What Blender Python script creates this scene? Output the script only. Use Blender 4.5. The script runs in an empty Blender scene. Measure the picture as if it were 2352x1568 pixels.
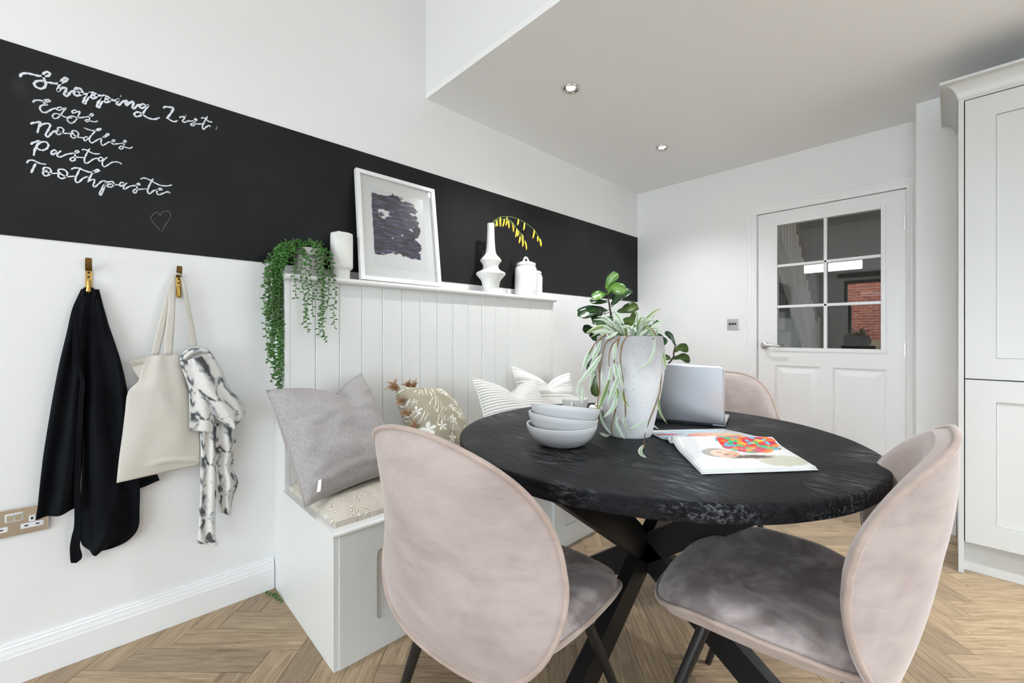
import bpy, bmesh, math, random
from mathutils import Vector, Matrix, Quaternion
random.seed(7)
scene = bpy.context.scene
COL = scene.collection
PI = math.pi

# ------------------------------------------------------------------ camera
cam_data = bpy.data.cameras.new('camera')
cam_data.sensor_width = 36.0
cam_data.lens = 974.0 / 2352.0 * 36.0
cam_data.shift_y = -14.0 / 2352.0
cam_data.clip_start = 0.02
cam = bpy.data.objects.new('camera', cam_data)
cam.location = (2.044, 0.0, 1.09)
cam.rotation_euler = (PI / 2, 0, math.radians(45.98))
COL.objects.link(cam)
scene.camera = cam

# ------------------------------------------------------------------ overcast sky
world = bpy.data.worlds.new('overcast_sky')
scene.world = world
world.use_nodes = True
wn = world.node_tree
wn.nodes.clear()
wo = wn.nodes.new('ShaderNodeOutputWorld')
wb = wn.nodes.new('ShaderNodeBackground')
wb.inputs['Color'].default_value = (0.765, 0.89, 1.0, 1)
wb.inputs['Strength'].default_value = SKY_STRENGTH = 24.0
wn.links.new(wb.outputs[0], wo.inputs[0])

def portal(name, loc, rot, sx, sy):
    l = bpy.data.lights.new(name, 'AREA'); l.shape = 'RECTANGLE'; l.size = sx; l.size_y = sy
    l.cycles.is_portal = True
    o = bpy.data.objects.new(name, l); o.location = loc; o.rotation_euler = rot; COL.objects.link(o)

# vaulted roof of the extension behind the bulkhead: z falls from 3.45 at y=1.304 to 2.45 at y=-4.6
ROOM_X1, ROOM_Y0, ROOM_Y1 = 4.5, -4.6, 3.612
RY1, RZ1, RY0, RZ0 = 1.304, 3.45, -4.6, 2.45
def roof_z(y): return RZ0 + (RZ1 - RZ0) * (y - RY0) / (RY1 - RY0)
SLOPE = math.atan2(RZ1 - RZ0, RY1 - RY0)
SKYLIGHTS = [(1.9, 2.5, -1.2, -0.3), (3.2, 3.8, -1.2, -0.3)]
GLAZED = (0.38, 4.4, 0.0, 2.30)
for a, b, c, d in SKYLIGHTS:
    ym = (c + d) / 2
    portal('skylight_portal', ((a + b) / 2, ym, roof_z(ym) + 0.02), (SLOPE, 0, 0), b - a, (d - c) / math.cos(SLOPE))
portal('garden_door_portal', ((GLAZED[0] + GLAZED[1]) / 2, ROOM_Y0 - 0.02, 1.15), (-PI / 2, 0, PI), GLAZED[1] - GLAZED[0], 2.30)

FILL_WIN = (1.1, 2.75, 0.95, 2.05)        # unseen window added in the right-hand wall to light the ceiling: y0, y1, z0, z1
portal('fill_window_portal', (ROOM_X1 + 0.02, (FILL_WIN[0] + FILL_WIN[1]) / 2, (FILL_WIN[2] + FILL_WIN[3]) / 2), (PI / 2, 0, PI / 2), FILL_WIN[1] - FILL_WIN[0], FILL_WIN[3] - FILL_WIN[2])

# ------------------------------------------------------------------ exposure
vs = scene.view_settings
vs.view_transform = 'Standard'
vs.look = 'None'
vs.gamma = 1.0
vs.use_curve_mapping = False
vs.exposure = EXPOSURE = -0.82
scene.cycles.max_bounces = 8
scene.cycles.diffuse_bounces = 6
scene.cycles.glossy_bounces = 3
scene.cycles.transparent_max_bounces = 10
scene.cycles.use_adaptive_sampling = True
scene.cycles.adaptive_threshold = 0.07
scene.cycles.caustics_reflective = False
scene.cycles.caustics_refractive = False

# ------------------------------------------------------------------ materials
def nodes_of(name):
    m = bpy.data.materials.new(name); m.use_nodes = True
    nt = m.node_tree; b = nt.nodes['Principled BSDF']
    return m, nt, b
def N(nt, t, **k):
    n = nt.nodes.new(t)
    for a, v in k.items():
        if a in n.inputs: n.inputs[a].default_value = v
        else: setattr(n, a, v)
    return n
def ramp(nt, src, stops, interp='LINEAR'):
    r = nt.nodes.new('ShaderNodeValToRGB'); r.color_ramp.interpolation = interp
    el = r.color_ramp.elements
    while len(el) < len(stops): el.new(0.5)
    for e, (p, c) in zip(el, stops):
        e.position = p; e.color = (*c, 1) if len(c) == 3 else c
    nt.links.new(src, r.inputs[0]); return r
def coords(nt, which='Object', scale=(1, 1, 1), rot=(0, 0, 0)):
    tc = nt.nodes.new('ShaderNodeTexCoord'); mp = nt.nodes.new('ShaderNodeMapping')
    mp.inputs['Scale'].default_value = scale; mp.inputs['Rotation'].default_value = rot
    nt.links.new(tc.outputs[which], mp.inputs[0]); return mp.outputs[0]
def noise(nt, vec, scale=10, detail=3, rough=0.5, dist=0.0):
    n = nt.nodes.new('ShaderNodeTexNoise')
    n.inputs['Scale'].default_value = scale; n.inputs['Detail'].default_value = detail
    n.inputs['Roughness'].default_value = rough; n.inputs['Distortion'].default_value = dist
    nt.links.new(vec, n.inputs['Vector']); return n.outputs['Fac']
def bump(nt, b, h, strength=0.2, dist=0.005):
    bn = nt.nodes.new('ShaderNodeBump'); bn.inputs['Strength'].default_value = strength; bn.inputs['Distance'].default_value = dist
    nt.links.new(h, bn.inputs['Height']); nt.links.new(bn.outputs[0], b.inputs['Normal'])
def mixc(nt, f, a, b, mode='MIX'):
    m = nt.nodes.new('ShaderNodeMix'); m.data_type = 'RGBA'; m.blend_type = mode
    if isinstance(f, (int, float)): m.inputs[0].default_value = f
    else: nt.links.new(f, m.inputs[0])
    for i, v in ((6, a), (7, b)):
        if isinstance(v, tuple): m.inputs[i].default_value = (*v, 1)
        else: nt.links.new(v, m.inputs[i])
    return m.outputs[2]
def plain(name, col, rough=0.5, metal=0.0, bs=0.0, bscale=200, var=0.0, sheen=0.0, spec=0.5):
    m, nt, b = nodes_of(name)
    b.inputs['Base Color'].default_value = (*col, 1); b.inputs['Roughness'].default_value = rough
    b.inputs['Metallic'].default_value = metal; b.inputs['Specular IOR Level'].default_value = spec
    v = coords(nt)
    if var:
        f = noise(nt, v, 6, 4)
        r = ramp(nt, f, [(0.3, tuple(c * (1 - var) for c in col)), (0.7, tuple(min(1, c * (1 + var)) for c in col))])
        nt.links.new(r.outputs[0], b.inputs['Base Color'])
    if bs: bump(nt, b, noise(nt, v, bscale, 3), bs, 0.002)
    if sheen: b.inputs['Sheen Weight'].default_value = sheen; b.inputs['Sheen Roughness'].default_value = 0.4
    return m
M = {}
M['wall'] = plain('white_emulsion', (0.85, 0.85, 0.85), 0.42)
M['ceiling'] = plain('ceiling_emulsion', (0.90, 0.90, 0.895), 0.7)
M['gloss'] = plain('white_satin_paint', (0.86, 0.86, 0.865), 0.3)
M['bench'] = plain('pale_grey_paint', (0.73, 0.73, 0.71), 0.34)
M['cab'] = plain('cabinet_grey_paint', (0.60, 0.605, 0.595), 0.38)
M['dark'] = plain('dark_gap', (0.02, 0.018, 0.015), 0.8)
M['chrome'] = plain('polished_chrome', (0.75, 0.74, 0.72), 0.08, 1.0)
M['steel'] = plain('brushed_steel', (0.62, 0.61, 0.6), 0.3, 1.0)
M['brass'] = plain('aged_brass', (0.62, 0.40, 0.12), 0.26, 1.0, var=0.15)
M['brassdark'] = plain('brown_brass', (0.20, 0.115, 0.035), 0.4, 0.8, var=0.25)
M['black'] = plain('satin_black_metal', (0.012, 0.012, 0.013), 0.38, 0.3)
M['blackleg'] = plain('black_leg', (0.008, 0.008, 0.009), 0.3)
M['ceramic'] = plain('white_glazed_ceramic', (0.80, 0.79, 0.765), 0.16, bs=0.02, bscale=30)
M['matte_ceramic'] = plain('matt_white_ceramic', (0.80, 0.785, 0.75), 0.55, bs=0.08, bscale=250)
M['bowl'] = plain('pale_blue_grey_ceramic', (0.70, 0.72, 0.745), 0.16)
M['paper'] = plain('white_paper', (0.90, 0.90, 0.90), 0.45)
M['plasticwhite'] = plain('white_plastic', (0.82, 0.82, 0.84), 0.3)
M['alu'] = plain('aluminium_lid', (0.60, 0.61, 0.64), 0.34, 0.85)
M['aludark'] = plain('laptop_keys', (0.03, 0.03, 0.035), 0.5)
M['greypot'] = plain('grey_concrete_pot', (0.40, 0.38, 0.36), 0.8, bs=0.3, bscale=120, var=0.15)
M['soil'] = plain('dark_soil', (0.03, 0.02, 0.012), 0.95, bs=0.6, bscale=80)
M['stemgreen'] = plain('green_stem', (0.10, 0.16, 0.04), 0.6)
M['twig'] = plain('brown_twig', (0.20, 0.115, 0.035), 0.6, var=0.3)
M['trunk'] = plain('dark_trunk', (0.028, 0.018, 0.012), 0.7)
M['yellow'] = plain('yellow_pod', (0.75, 0.55, 0.04), 0.45, var=0.2)
M['pearl'] = plain('succulent_leaf', (0.040, 0.155, 0.022), 0.28, var=0.5)
M['chalk'] = plain('white_chalk_ink', (0.70, 0.74, 0.80), 0.8, var=0.12)
M['chalkfaint'] = plain('faint_chalk', (0.20, 0.20, 0.20), 0.9)
M['wood'] = plain('oak_handrail', (0.16, 0.075, 0.02), 0.4, var=0.2)
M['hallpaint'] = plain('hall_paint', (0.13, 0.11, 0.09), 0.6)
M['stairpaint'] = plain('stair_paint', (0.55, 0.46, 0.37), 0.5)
M['lens'] = plain('lamp_baffle', (0.03, 0.03, 0.03), 0.25, 0.6)
M['tassel'] = plain('tan_raffia', (0.34, 0.19, 0.10), 0.85, var=0.4)
M['basket'] = plain('woven_basket', (0.35, 0.25, 0.14), 0.9, bs=0.5, bscale=60)
M['tagwhite'] = plain('care_label', (0.85, 0.85, 0.83), 0.7)

def mat_emit(name, col, s):
    m, nt, b = nodes_of(name)
    b.inputs['Base Color'].default_value = (*col, 1)
    b.inputs['Emission Color'].default_value = (*col, 1); b.inputs['Emission Strength'].default_value = s
    m.cycles.emission_sampling = 'NONE'
    return m
M['led'] = mat_emit('led_diffuser', (1.0, 0.98, 0.95), 34.0)
M['lamp'] = mat_emit('lit_bulb', (1.0, 0.93, 0.82), 14.0)

def mat_chalkboard():
    m, nt, b = nodes_of('chalkboard_paint')
    v = coords(nt)
    f = noise(nt, v, 2.2, 5, 0.6)
    r = ramp(nt, f, [(0.35, (0.0130, 0.0130, 0.0140)), (0.75, (0.022, 0.022, 0.023))])
    sm = ramp(nt, noise(nt, coords(nt, scale=(1, 1, 0.6), rot=(0.6, 0, 0)), 5.0, 4, 0.7, 0.8), [(0.66, (0, 0, 0)), (0.85, (1, 1, 1))])
    mlt = N(nt, 'ShaderNodeMath', operation='MULTIPLY'); mlt.inputs[1].default_value = 0.35
    nt.links.new(sm.outputs[0], mlt.inputs[0])
    nt.links.new(mixc(nt, mlt.outputs[0], r.outputs[0], (0.085, 0.085, 0.088)), b.inputs['Base Color'])
    b.inputs['Roughness'].default_value = 0.55; b.inputs['Specular IOR Level'].default_value = 0.15
    bump(nt, b, noise(nt, v, 400, 2), 0.05, 0.001)
    return m
M['board'] = mat_chalkboard()

def mat_oak():
    m, nt, b = nodes_of('oak_plank')
    oi = nt.nodes.new('ShaderNodeObjectInfo')
    tc = nt.nodes.new('ShaderNodeTexCoord')
    add = N(nt, 'ShaderNodeVectorMath', operation='ADD')
    sc = N(nt, 'ShaderNodeVectorMath', operation='SCALE'); sc.inputs['Scale'].default_value = 37.0
    comb = nt.nodes.new('ShaderNodeCombineXYZ')
    for i in range(3): nt.links.new(oi.outputs['Random'], comb.inputs[i])
    nt.links.new(comb.outputs[0], sc.inputs[0])
    nt.links.new(tc.outputs['Object'], add.inputs[0]); nt.links.new(sc.outputs[0], add.inputs[1])
    mp = nt.nodes.new('ShaderNodeMapping'); mp.inputs['Scale'].default_value = (2.2, 26, 26)
    nt.links.new(add.outputs[0], mp.inputs[0])
    g = noise(nt, mp.outputs[0], 2.2, 7, 0.62, 1.3)
    mp2 = nt.nodes.new('ShaderNodeMapping'); mp2.inputs['Scale'].default_value = (6, 140, 140)
    nt.links.new(add.outputs[0], mp2.inputs[0])
    fine = noise(nt, mp2.outputs[0], 2.0, 4, 0.6)
    mp3 = nt.nodes.new('ShaderNodeMapping'); mp3.inputs['Scale'].default_value = (3.0, 9, 9)
    nt.links.new(add.outputs[0], mp3.inputs[0])
    kn = noise(nt, mp3.outputs[0], 1.6, 3, 0.5, 0.6)
    base = ramp(nt, g, [(0.28, (0.135, 0.088, 0.052)), (0.46, (0.345, 0.250, 0.160)), (0.70, (0.520, 0.400, 0.275))])
    c2 = mixc(nt, 0.35, base.outputs[0], ramp(nt, fine, [(0.3, (0.12, 0.075, 0.04)), (0.7, (0.50, 0.38, 0.25))]).outputs[0])
    kr = ramp(nt, kn, [(0.70, (1, 1, 1)), (0.80, (0.55, 0.47, 0.38))])
    c3 = mixc(nt, 1.0, c2, kr.outputs[0], 'MULTIPLY')
    tint = ramp(nt, oi.outputs['Random'], [(0.0, (0.80, 0.78, 0.77)), (0.5, (1.0, 0.98, 0.95)), (1.0, (1.16, 1.12, 1.05))])
    c4 = mixc(nt, 1.0, c3, tint.outputs[0], 'MULTIPLY')
    nt.links.new(c4, b.inputs['Base Color'])
    b.inputs['Roughness'].default_value = 0.42; b.inputs['Specular IOR Level'].default_value = 0.4
    bump(nt, b, fine, 0.12, 0.001)
    return m
M['oak'] = mat_oak()

def mat_tabletop():
    m, nt, b = nodes_of('black_stained_mango_wood')
    v1 = coords(nt, scale=(3.0, 30, 30), rot=(0, 0, 0.25))
    v2 = coords(nt, scale=(14, 90, 90), rot=(0, 0, 0.25))
    g = noise(nt, v1, 1.6, 6, 0.62, 1.8); f = noise(nt, v2, 1.5, 5, 0.7, 0.4)
    big = noise(nt, coords(nt), 3.0, 3, 0.5)
    base = ramp(nt, g, [(0.3, (0.0045, 0.0047, 0.0055)), (0.7, (0.019, 0.019, 0.021))])
    sp = ramp(nt, f, [(0.50, (0, 0, 0)), (0.66, (1, 1, 1))])
    mk = N(nt, 'ShaderNodeMath', operation='MULTIPLY'); nt.links.new(sp.outputs[0], mk.inputs[0])
    bg = ramp(nt, big, [(0.44, (0.05, 0.05, 0.05)), (0.60, (0.95, 0.95, 0.95))]); nt.links.new(bg.outputs[0], mk.inputs[1])
    c = mixc(nt, mk.outputs[0], base.outputs[0], (0.19, 0.195, 0.21))
    nt.links.new(c, b.inputs['Base Color'])
    rr = ramp(nt, f, [(0.3, (0.30, 0.30, 0.30)), (0.7, (0.52, 0.52, 0.52))]); nt.links.new(rr.outputs[0], b.inputs['Roughness'])
    ad = N(nt, 'ShaderNodeMath', operation='ADD'); nt.links.new(g, ad.inputs[0]); nt.links.new(f, ad.inputs[1])
    b.inputs['Specular IOR Level'].default_value = 0.06
    bump(nt, b, ad.outputs[0], 0.55, 0.004)
    return m
M['table'] = mat_tabletop()

def mat_velvet(name, light, dark, lo=0.42, hi=0.60, sc=4.0):
    m, nt, b = nodes_of(name)
    v = coords(nt); f = noise(nt, v, sc, 4, 0.55, 1.2)
    f2 = noise(nt, coords(nt, scale=(1, 1, 3)), 12, 3, 0.6, 0.5)
    mx = N(nt, 'ShaderNodeMix'); mx.data_type = 'FLOAT'; mx.inputs[0].default_value = 0.3
    nt.links.new(f, mx.inputs[2]); nt.links.new(f2, mx.inputs[3])
    r = ramp(nt, mx.outputs[0], [(lo, dark), (hi, light)])
    nt.links.new(r.outputs[0], b.inputs['Base Color'])
    b.inputs['Roughness'].default_value = 0.85; b.inputs['Specular IOR Level'].default_value = 0.15
    b.inputs['Sheen Weight'].default_value = 0.55; b.inputs['Sheen Roughness'].default_value = 0.35
    b.inputs['Sheen Tint'].default_value = (1.0, 0.97, 0.96, 1)
    bump(nt, b, noise(nt, v, 300, 2), 0.12, 0.001)
    return m
M['velvet'] = mat_velvet('mauve_velvet', (0.50, 0.425, 0.40), (0.385, 0.315, 0.295), 0.38, 0.6)
M['velvetseat'] = mat_velvet('brushed_mauve_velvet_seat', (0.55, 0.48, 0.47), (0.235, 0.195, 0.19), 0.42, 0.60, 5.0)
M['velvetpipe'] = mat_velvet('velvet_piping', (0.50, 0.40, 0.35), (0.38, 0.29, 0.25), 0.4, 0.6)

def mat_linen(name, c1, c2, scale=1.0):
    m, nt, b = nodes_of(name)
    a = noise(nt, coords(nt, 'UV', (14 * scale, 160 * scale, 1)), 2, 4, 0.7)
    c = noise(nt, coords(nt, 'UV', (160 * scale, 14 * scale, 1)), 2, 4, 0.7)
    ad = N(nt, 'ShaderNodeMath', operation='ADD'); nt.links.new(a, ad.inputs[0]); nt.links.new(c, ad.inputs[1])
    hf = N(nt, 'ShaderNodeMath', operation='MULTIPLY'); hf.inputs[1].default_value = 0.5; nt.links.new(ad.outputs[0], hf.inputs[0])
    r = ramp(nt, hf.outputs[0], [(0.36, c2), (0.62, c1)])
    nt.links.new(r.outputs[0], b.inputs['Base Color']); b.inputs['Roughness'].default_value = 0.9
    b.inputs['Specular IOR Level'].default_value = 0.15
    bump(nt, b, hf.outputs[0], 0.25, 0.002)
    return m
M['linen'] = mat_linen('grey_linen', (0.48, 0.455, 0.45), (0.25, 0.225, 0.22))
M['canvas'] = mat_linen('natural_canvas', (0.70, 0.665, 0.60), (0.52, 0.485, 0.43), 1.6)
def mat_apron():
    m, nt, b = nodes_of('black_cotton_drill')
    r = ramp(nt, noise(nt, coords(nt), 9, 3), [(0.3, (0.0045, 0.005, 0.0065)), (0.7, (0.0085, 0.0095, 0.012))])
    nt.links.new(r.outputs[0], b.inputs['Base Color']); b.inputs['Roughness'].default_value = 0.85
    b.inputs['Specular IOR Level'].default_value = 0.08
    bump(nt, b, noise(nt, coords(nt), 500, 2), 0.2, 0.001)
    return m
M['apron'] = mat_apron()
def mat_scarf():
    m, nt, b = nodes_of('ink_streaked_scarf')
    big = noise(nt, coords(nt, 'UV', (1.3, 1.5, 1), (0, 0, 0.8)), 1.9, 2, 0.45, 0.6)
    fine = noise(nt, coords(nt, 'UV', (24, 7.5, 1), (0, 0, 0.5)), 2.4, 3, 0.6, 0.4)
    bc = ramp(nt, big, [(0.37, (0, 0, 0)), (0.60, (1, 1, 1))])
    ad = N(nt, 'ShaderNodeMath', operation='MULTIPLY_ADD'); ad.inputs[1].default_value = 0.75; nt.links.new(fine, ad.inputs[0]); nt.links.new(bc.outputs[0], ad.inputs[2])
    r = ramp(nt, ad.outputs[0], [(0.38, (0.05, 0.051, 0.057)), (0.52, (0.16, 0.165, 0.175)), (0.64, (0.36, 0.365, 0.375)), (0.80, (0.68, 0.67, 0.64)), (1.0, (0.72, 0.70, 0.67))])
    nt.links.new(r.outputs[0], b.inputs['Base Color']); b.inputs['Roughness'].default_value = 0.75
    return m
M['scarf'] = mat_scarf()
def mat_stripes(name, freq, wide, base=(0.74, 0.725, 0.69), ink=(0.22, 0.215, 0.21)):
    m, nt, b = nodes_of(name)
    v = coords(nt, 'UV', (1, 1, 1))
    sp = nt.nodes.new('ShaderNodeSeparateXYZ'); nt.links.new(v, sp.inputs[0])
    wob = noise(nt, coords(nt, 'UV', (5, 60, 1)), 1.0, 2)
    m1 = N(nt, 'ShaderNodeMath', operation='MULTIPLY_ADD'); m1.inputs[1].default_value = 0.006; nt.links.new(wob, m1.inputs[0]); nt.links.new(sp.outputs[1], m1.inputs[2])
    m2 = N(nt, 'ShaderNodeMath', operation='MULTIPLY'); m2.inputs[1].default_value = freq; nt.links.new(m1.outputs[0], m2.inputs[0])
    fr = N(nt, 'ShaderNodeMath', operation='FRACT'); nt.links.new(m2.outputs[0], fr.inputs[0])
    if wide:
        st = [(0.0, base), (0.30, base), (0.31, ink), (0.345, ink), (0.355, base), (0.52, base), (0.53, ink), (0.56, ink), (0.575, base), (0.60, (0.42, 0.41, 0.4)), (0.64, base), (0.68, ink), (0.70, base), (0.74, (0.42, 0.41, 0.4)), (0.76, base)]
    else:
        st = [(0.0, base), (0.55, base), (0.60, ink), (0.86, ink), (0.92, base)]
    r = ramp(nt, fr.outputs[0], st)
    br = noise(nt, coords(nt, 'UV', (40, 200, 1)), 2, 3)
    c = mixc(nt, ramp(nt, br, [(0.52, (0, 0, 0)), (0.66, (0.8, 0.8, 0.8))]).outputs[0], r.outputs[0], base)
    nt.links.new(c, b.inputs['Base Color']); b.inputs['Roughness'].default_value = 0.9
    bump(nt, b, noise(nt, coords(nt, 'UV', (150, 150, 1)), 2, 2), 0.2, 0.002)
    return m
M['stripefine'] = mat_stripes('fine_grey_stripe_cotton', 26, False, ink=(0.30, 0.285, 0.27))
M['stripewide'] = mat_stripes('charcoal_band_cotton', 4.5, True)
def mat_floral():
    m, nt, b = nodes_of('taupe_floral_print')
    v = coords(nt, 'UV', (5.5, 5.5, 1)); nz = nt.nodes.new('ShaderNodeTexNoise'); nz.inputs['Scale'].default_value = 3.0
    nt.links.new(v, nz.inputs['Vector'])
    base = (0.36, 0.32, 0.235); white = (0.80, 0.79, 0.74)
    vo = nt.nodes.new('ShaderNodeTexVoronoi'); vo.inputs['Scale'].default_value = 1.0; vo.inputs['Randomness'].default_value = 0.75
    nt.links.new(v, vo.inputs['Vector'])
    # five-petal rosettes round each cell point
    sub = N(nt, 'ShaderNodeVectorMath', operation='SUBTRACT'); nt.links.new(v, sub.inputs[0]); nt.links.new(vo.outputs['Position'], sub.inputs[1])
    s = nt.nodes.new('ShaderNodeSeparateXYZ'); nt.links.new(sub.outputs[0], s.inputs[0])
    at2 = N(nt, 'ShaderNodeMath', operation='ARCTAN2'); nt.links.new(s.outputs[1], at2.inputs[0]); nt.links.new(s.outputs[0], at2.inputs[1])
    k5 = N(nt, 'ShaderNodeMath', operation='MULTIPLY'); k5.inputs[1].default_value = 2.5; nt.links.new(at2.outputs[0], k5.inputs[0])
    co = N(nt, 'ShaderNodeMath', operation='COSINE'); nt.links.new(k5.outputs[0], co.inputs[0])
    ab = N(nt, 'ShaderNodeMath', operation='ABSOLUTE'); nt.links.new(co.outputs[0], ab.inputs[0])
    rd = N(nt, 'ShaderNodeMath', operation='MULTIPLY_ADD'); rd.inputs[1].default_value = 0.38; rd.inputs[2].default_value = 0.08; nt.links.new(ab.outputs[0], rd.inputs[0])
    lt = N(nt, 'ShaderNodeMath', operation='LESS_THAN'); nt.links.new(vo.outputs['Distance'], lt.inputs[0]); nt.links.new(rd.outputs[0], lt.inputs[1])
    # leafy sprigs between
    w = nt.nodes.new('ShaderNodeTexWave'); w.inputs['Scale'].default_value = 2.4; w.inputs['Distortion'].default_value = 9; w.inputs['Detail'].default_value = 1.5
    nt.links.new(coords(nt, 'UV', (3, 3, 1), (0, 0, 0.7)), w.inputs['Vector'])
    wr = ramp(nt, w.outputs['Fac'], [(0.86, (0, 0, 0)), (0.90, (1, 1, 1))])
    mk = ramp(nt, noise(nt, v, 0.9, 1), [(0.50, (0, 0, 0)), (0.54, (1, 1, 1))])
    ml = N(nt, 'ShaderNodeMath', operation='MULTIPLY'); nt.links.new(wr.outputs[0], ml.inputs[0]); nt.links.new(mk.outputs[0], ml.inputs[1])
    mx = N(nt, 'ShaderNodeMath', operation='MAXIMUM'); nt.links.new(lt.outputs[0], mx.inputs[0]); nt.links.new(ml.outputs[0], mx.inputs[1])
    nt.links.new(mixc(nt, mx.outputs[0], base, white), b.inputs['Base Color']); b.inputs['Roughness'].default_value = 0.9
    return m
M['floral'] = mat_floral()
def mat_chevron():
    m, nt, b = nodes_of('cream_feather_weave')
    v = coords(nt, 'UV', (1, 1, 1))
    sp = nt.nodes.new('ShaderNodeSeparateXYZ'); nt.links.new(v, sp.inputs[0])
    wobble = noise(nt, v, 6, 2)
    kx = N(nt, 'ShaderNodeMath', operation='MULTIPLY_ADD'); kx.inputs[1].default_value = 7.0; nt.links.new(sp.outputs[0], kx.inputs[0])
    wb2 = N(nt, 'ShaderNodeMath', operation='MULTIPLY'); wb2.inputs[1].default_value = 2.2; nt.links.new(wobble, wb2.inputs[0]); nt.links.new(wb2.outputs[0], kx.inputs[2])
    pp = N(nt, 'ShaderNodeMath', operation='PINGPONG'); pp.inputs[1].default_value = 0.5; nt.links.new(kx.outputs[0], pp.inputs[0])
    a = N(nt, 'ShaderNodeMath', operation='MULTIPLY'); a.inputs[1].default_value = 0.22; nt.links.new(pp.outputs[0], a.inputs[0])
    c = N(nt, 'ShaderNodeMath', operation='ADD'); nt.links.new(a.outputs[0], c.inputs[0]); nt.links.new(sp.outputs[1], c.inputs[1])
    wv = N(nt, 'ShaderNodeMath', operation='MULTIPLY_ADD'); wv.inputs[1].default_value = 0.05; nt.links.new(wobble, wv.inputs[0]); nt.links.new(c.outputs[0], wv.inputs[2])
    d = N(nt, 'ShaderNodeMath', operation='MULTIPLY'); d.inputs[1].default_value = 70; nt.links.new(wv.outputs[0], d.inputs[0])
    e = N(nt, 'ShaderNodeMath', operation='FRACT'); nt.links.new(d.outputs[0], e.inputs[0])
    r = ramp(nt, e.outputs[0], [(0.0, (0.38, 0.31, 0.235)), (0.40, (0.42, 0.35, 0.27)), (0.52, (0.70, 0.665, 0.60)), (0.92, (0.70, 0.665, 0.60)), (1.0, (0.38, 0.31, 0.235))])
    nt.links.new(r.outputs[0], b.inputs['Base Color']); b.inputs['Roughness'].default_value = 0.9
    bump(nt, b, e.outputs[0], 0.15, 0.002)
    return m
M['chevron'] = mat_chevron()
def mat_leaf(name, stops, rough=0.35, backlight=0.0, uvx=True):
    m, nt, b = nodes_of(name)
    v = coords(nt, 'UV', (1, 1, 1)); sp = nt.nodes.new('ShaderNodeSeparateXYZ'); nt.links.new(v, sp.inputs[0])
    wob = noise(nt, coords(nt, 'UV', (9, 2.5, 1)), 2, 3)
    ma = N(nt, 'ShaderNodeMath', operation='MULTIPLY_ADD'); ma.inputs[1].default_value = 0.22; nt.links.new(wob, ma.inputs[0]); nt.links.new(sp.outputs[0], ma.inputs[2])
    r = ramp(nt, ma.outputs[0], stops)
    nt.links.new(r.outputs[0], b.inputs['Base Color']); b.inputs['Roughness'].default_value = rough
    return m
W_, G1, G2 = (0.68, 0.74, 0.66), (0.30, 0.42, 0.24), (0.13, 0.24, 0.09)
M['willow'] = mat_leaf('variegated_leaf', [(0.10, W_), (0.30, (0.55, 0.66, 0.52)), (0.40, G1), (0.62, (0.33, 0.45, 0.28)), (0.78, (0.58, 0.68, 0.55)), (0.95, W_)], 0.5)
M['willowgreen'] = mat_leaf('olive_variegated_leaf', [(0.12, (0.60, 0.63, 0.38)), (0.28, G1), (0.40, G2), (0.70, (0.20, 0.30, 0.08)), (0.9, (0.55, 0.60, 0.36))], 0.45)
M['fig'] = mat_leaf('dark_fiddle_leaf', [(0.2, (0.012, 0.035, 0.012)), (0.58, (0.022, 0.060, 0.018)), (0.61, (0.05, 0.10, 0.03)), (0.64, (0.020, 0.055, 0.017)), (0.9, (0.012, 0.035, 0.012))], 0.22)
M['figlight'] = mat_leaf('young_fiddle_leaf', [(0.2, (0.07, 0.17, 0.025)), (0.58, (0.13, 0.27, 0.04)), (0.61, (0.22, 0.38, 0.10)), (0.64, (0.12, 0.26, 0.04)), (0.9, (0.06, 0.15, 0.02))], 0.28)
M['figmid'] = mat_leaf('olive_fiddle_leaf', [(0.2, (0.035, 0.065, 0.012)), (0.58, (0.055, 0.10, 0.016)), (0.61, (0.12, 0.18, 0.05)), (0.64, (0.055, 0.10, 0.016)), (0.9, (0.035, 0.065, 0.012))], 0.3)
def mat_glass():
    m = bpy.data.materials.new('clear_pane'); m.use_nodes = True; nt = m.node_tree; nt.nodes.clear()
    out = nt.nodes.new('ShaderNodeOutputMaterial'); mx = nt.nodes.new('ShaderNodeMixShader')
    fr = nt.nodes.new('ShaderNodeFresnel'); geo = nt.nodes.new('ShaderNodeNewGeometry')
    ior = nt.nodes.new('ShaderNodeMix'); ior.data_type = 'FLOAT'; ior.inputs[2].default_value = 1.52; ior.inputs[3].default_value = 1 / 1.52   # same reflectance from either side
    nt.links.new(geo.outputs['Backfacing'], ior.inputs[0]); nt.links.new(ior.outputs[0], fr.inputs[0])
    two = nt.nodes.new('ShaderNodeMath'); two.operation = 'MULTIPLY'; two.inputs[1].default_value = 2.6; two.use_clamp = True   # two faces of the pane
    nt.links.new(fr.outputs[0], two.inputs[0])
    tr = nt.nodes.new('ShaderNodeBsdfTransparent'); tr.inputs[0].default_value = (0.95, 0.96, 0.95, 1)
    gl = nt.nodes.new('ShaderNodeBsdfGlossy'); gl.inputs['Roughness'].default_value = 0.0
    nt.links.new(two.outputs[0], mx.inputs[0]); nt.links.new(tr.outputs[0], mx.inputs[1]); nt.links.new(gl.outputs[0], mx.inputs[2])
    nt.links.new(mx.outputs[0], out.inputs[0]); return m
M['glass'] = mat_glass()
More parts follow.
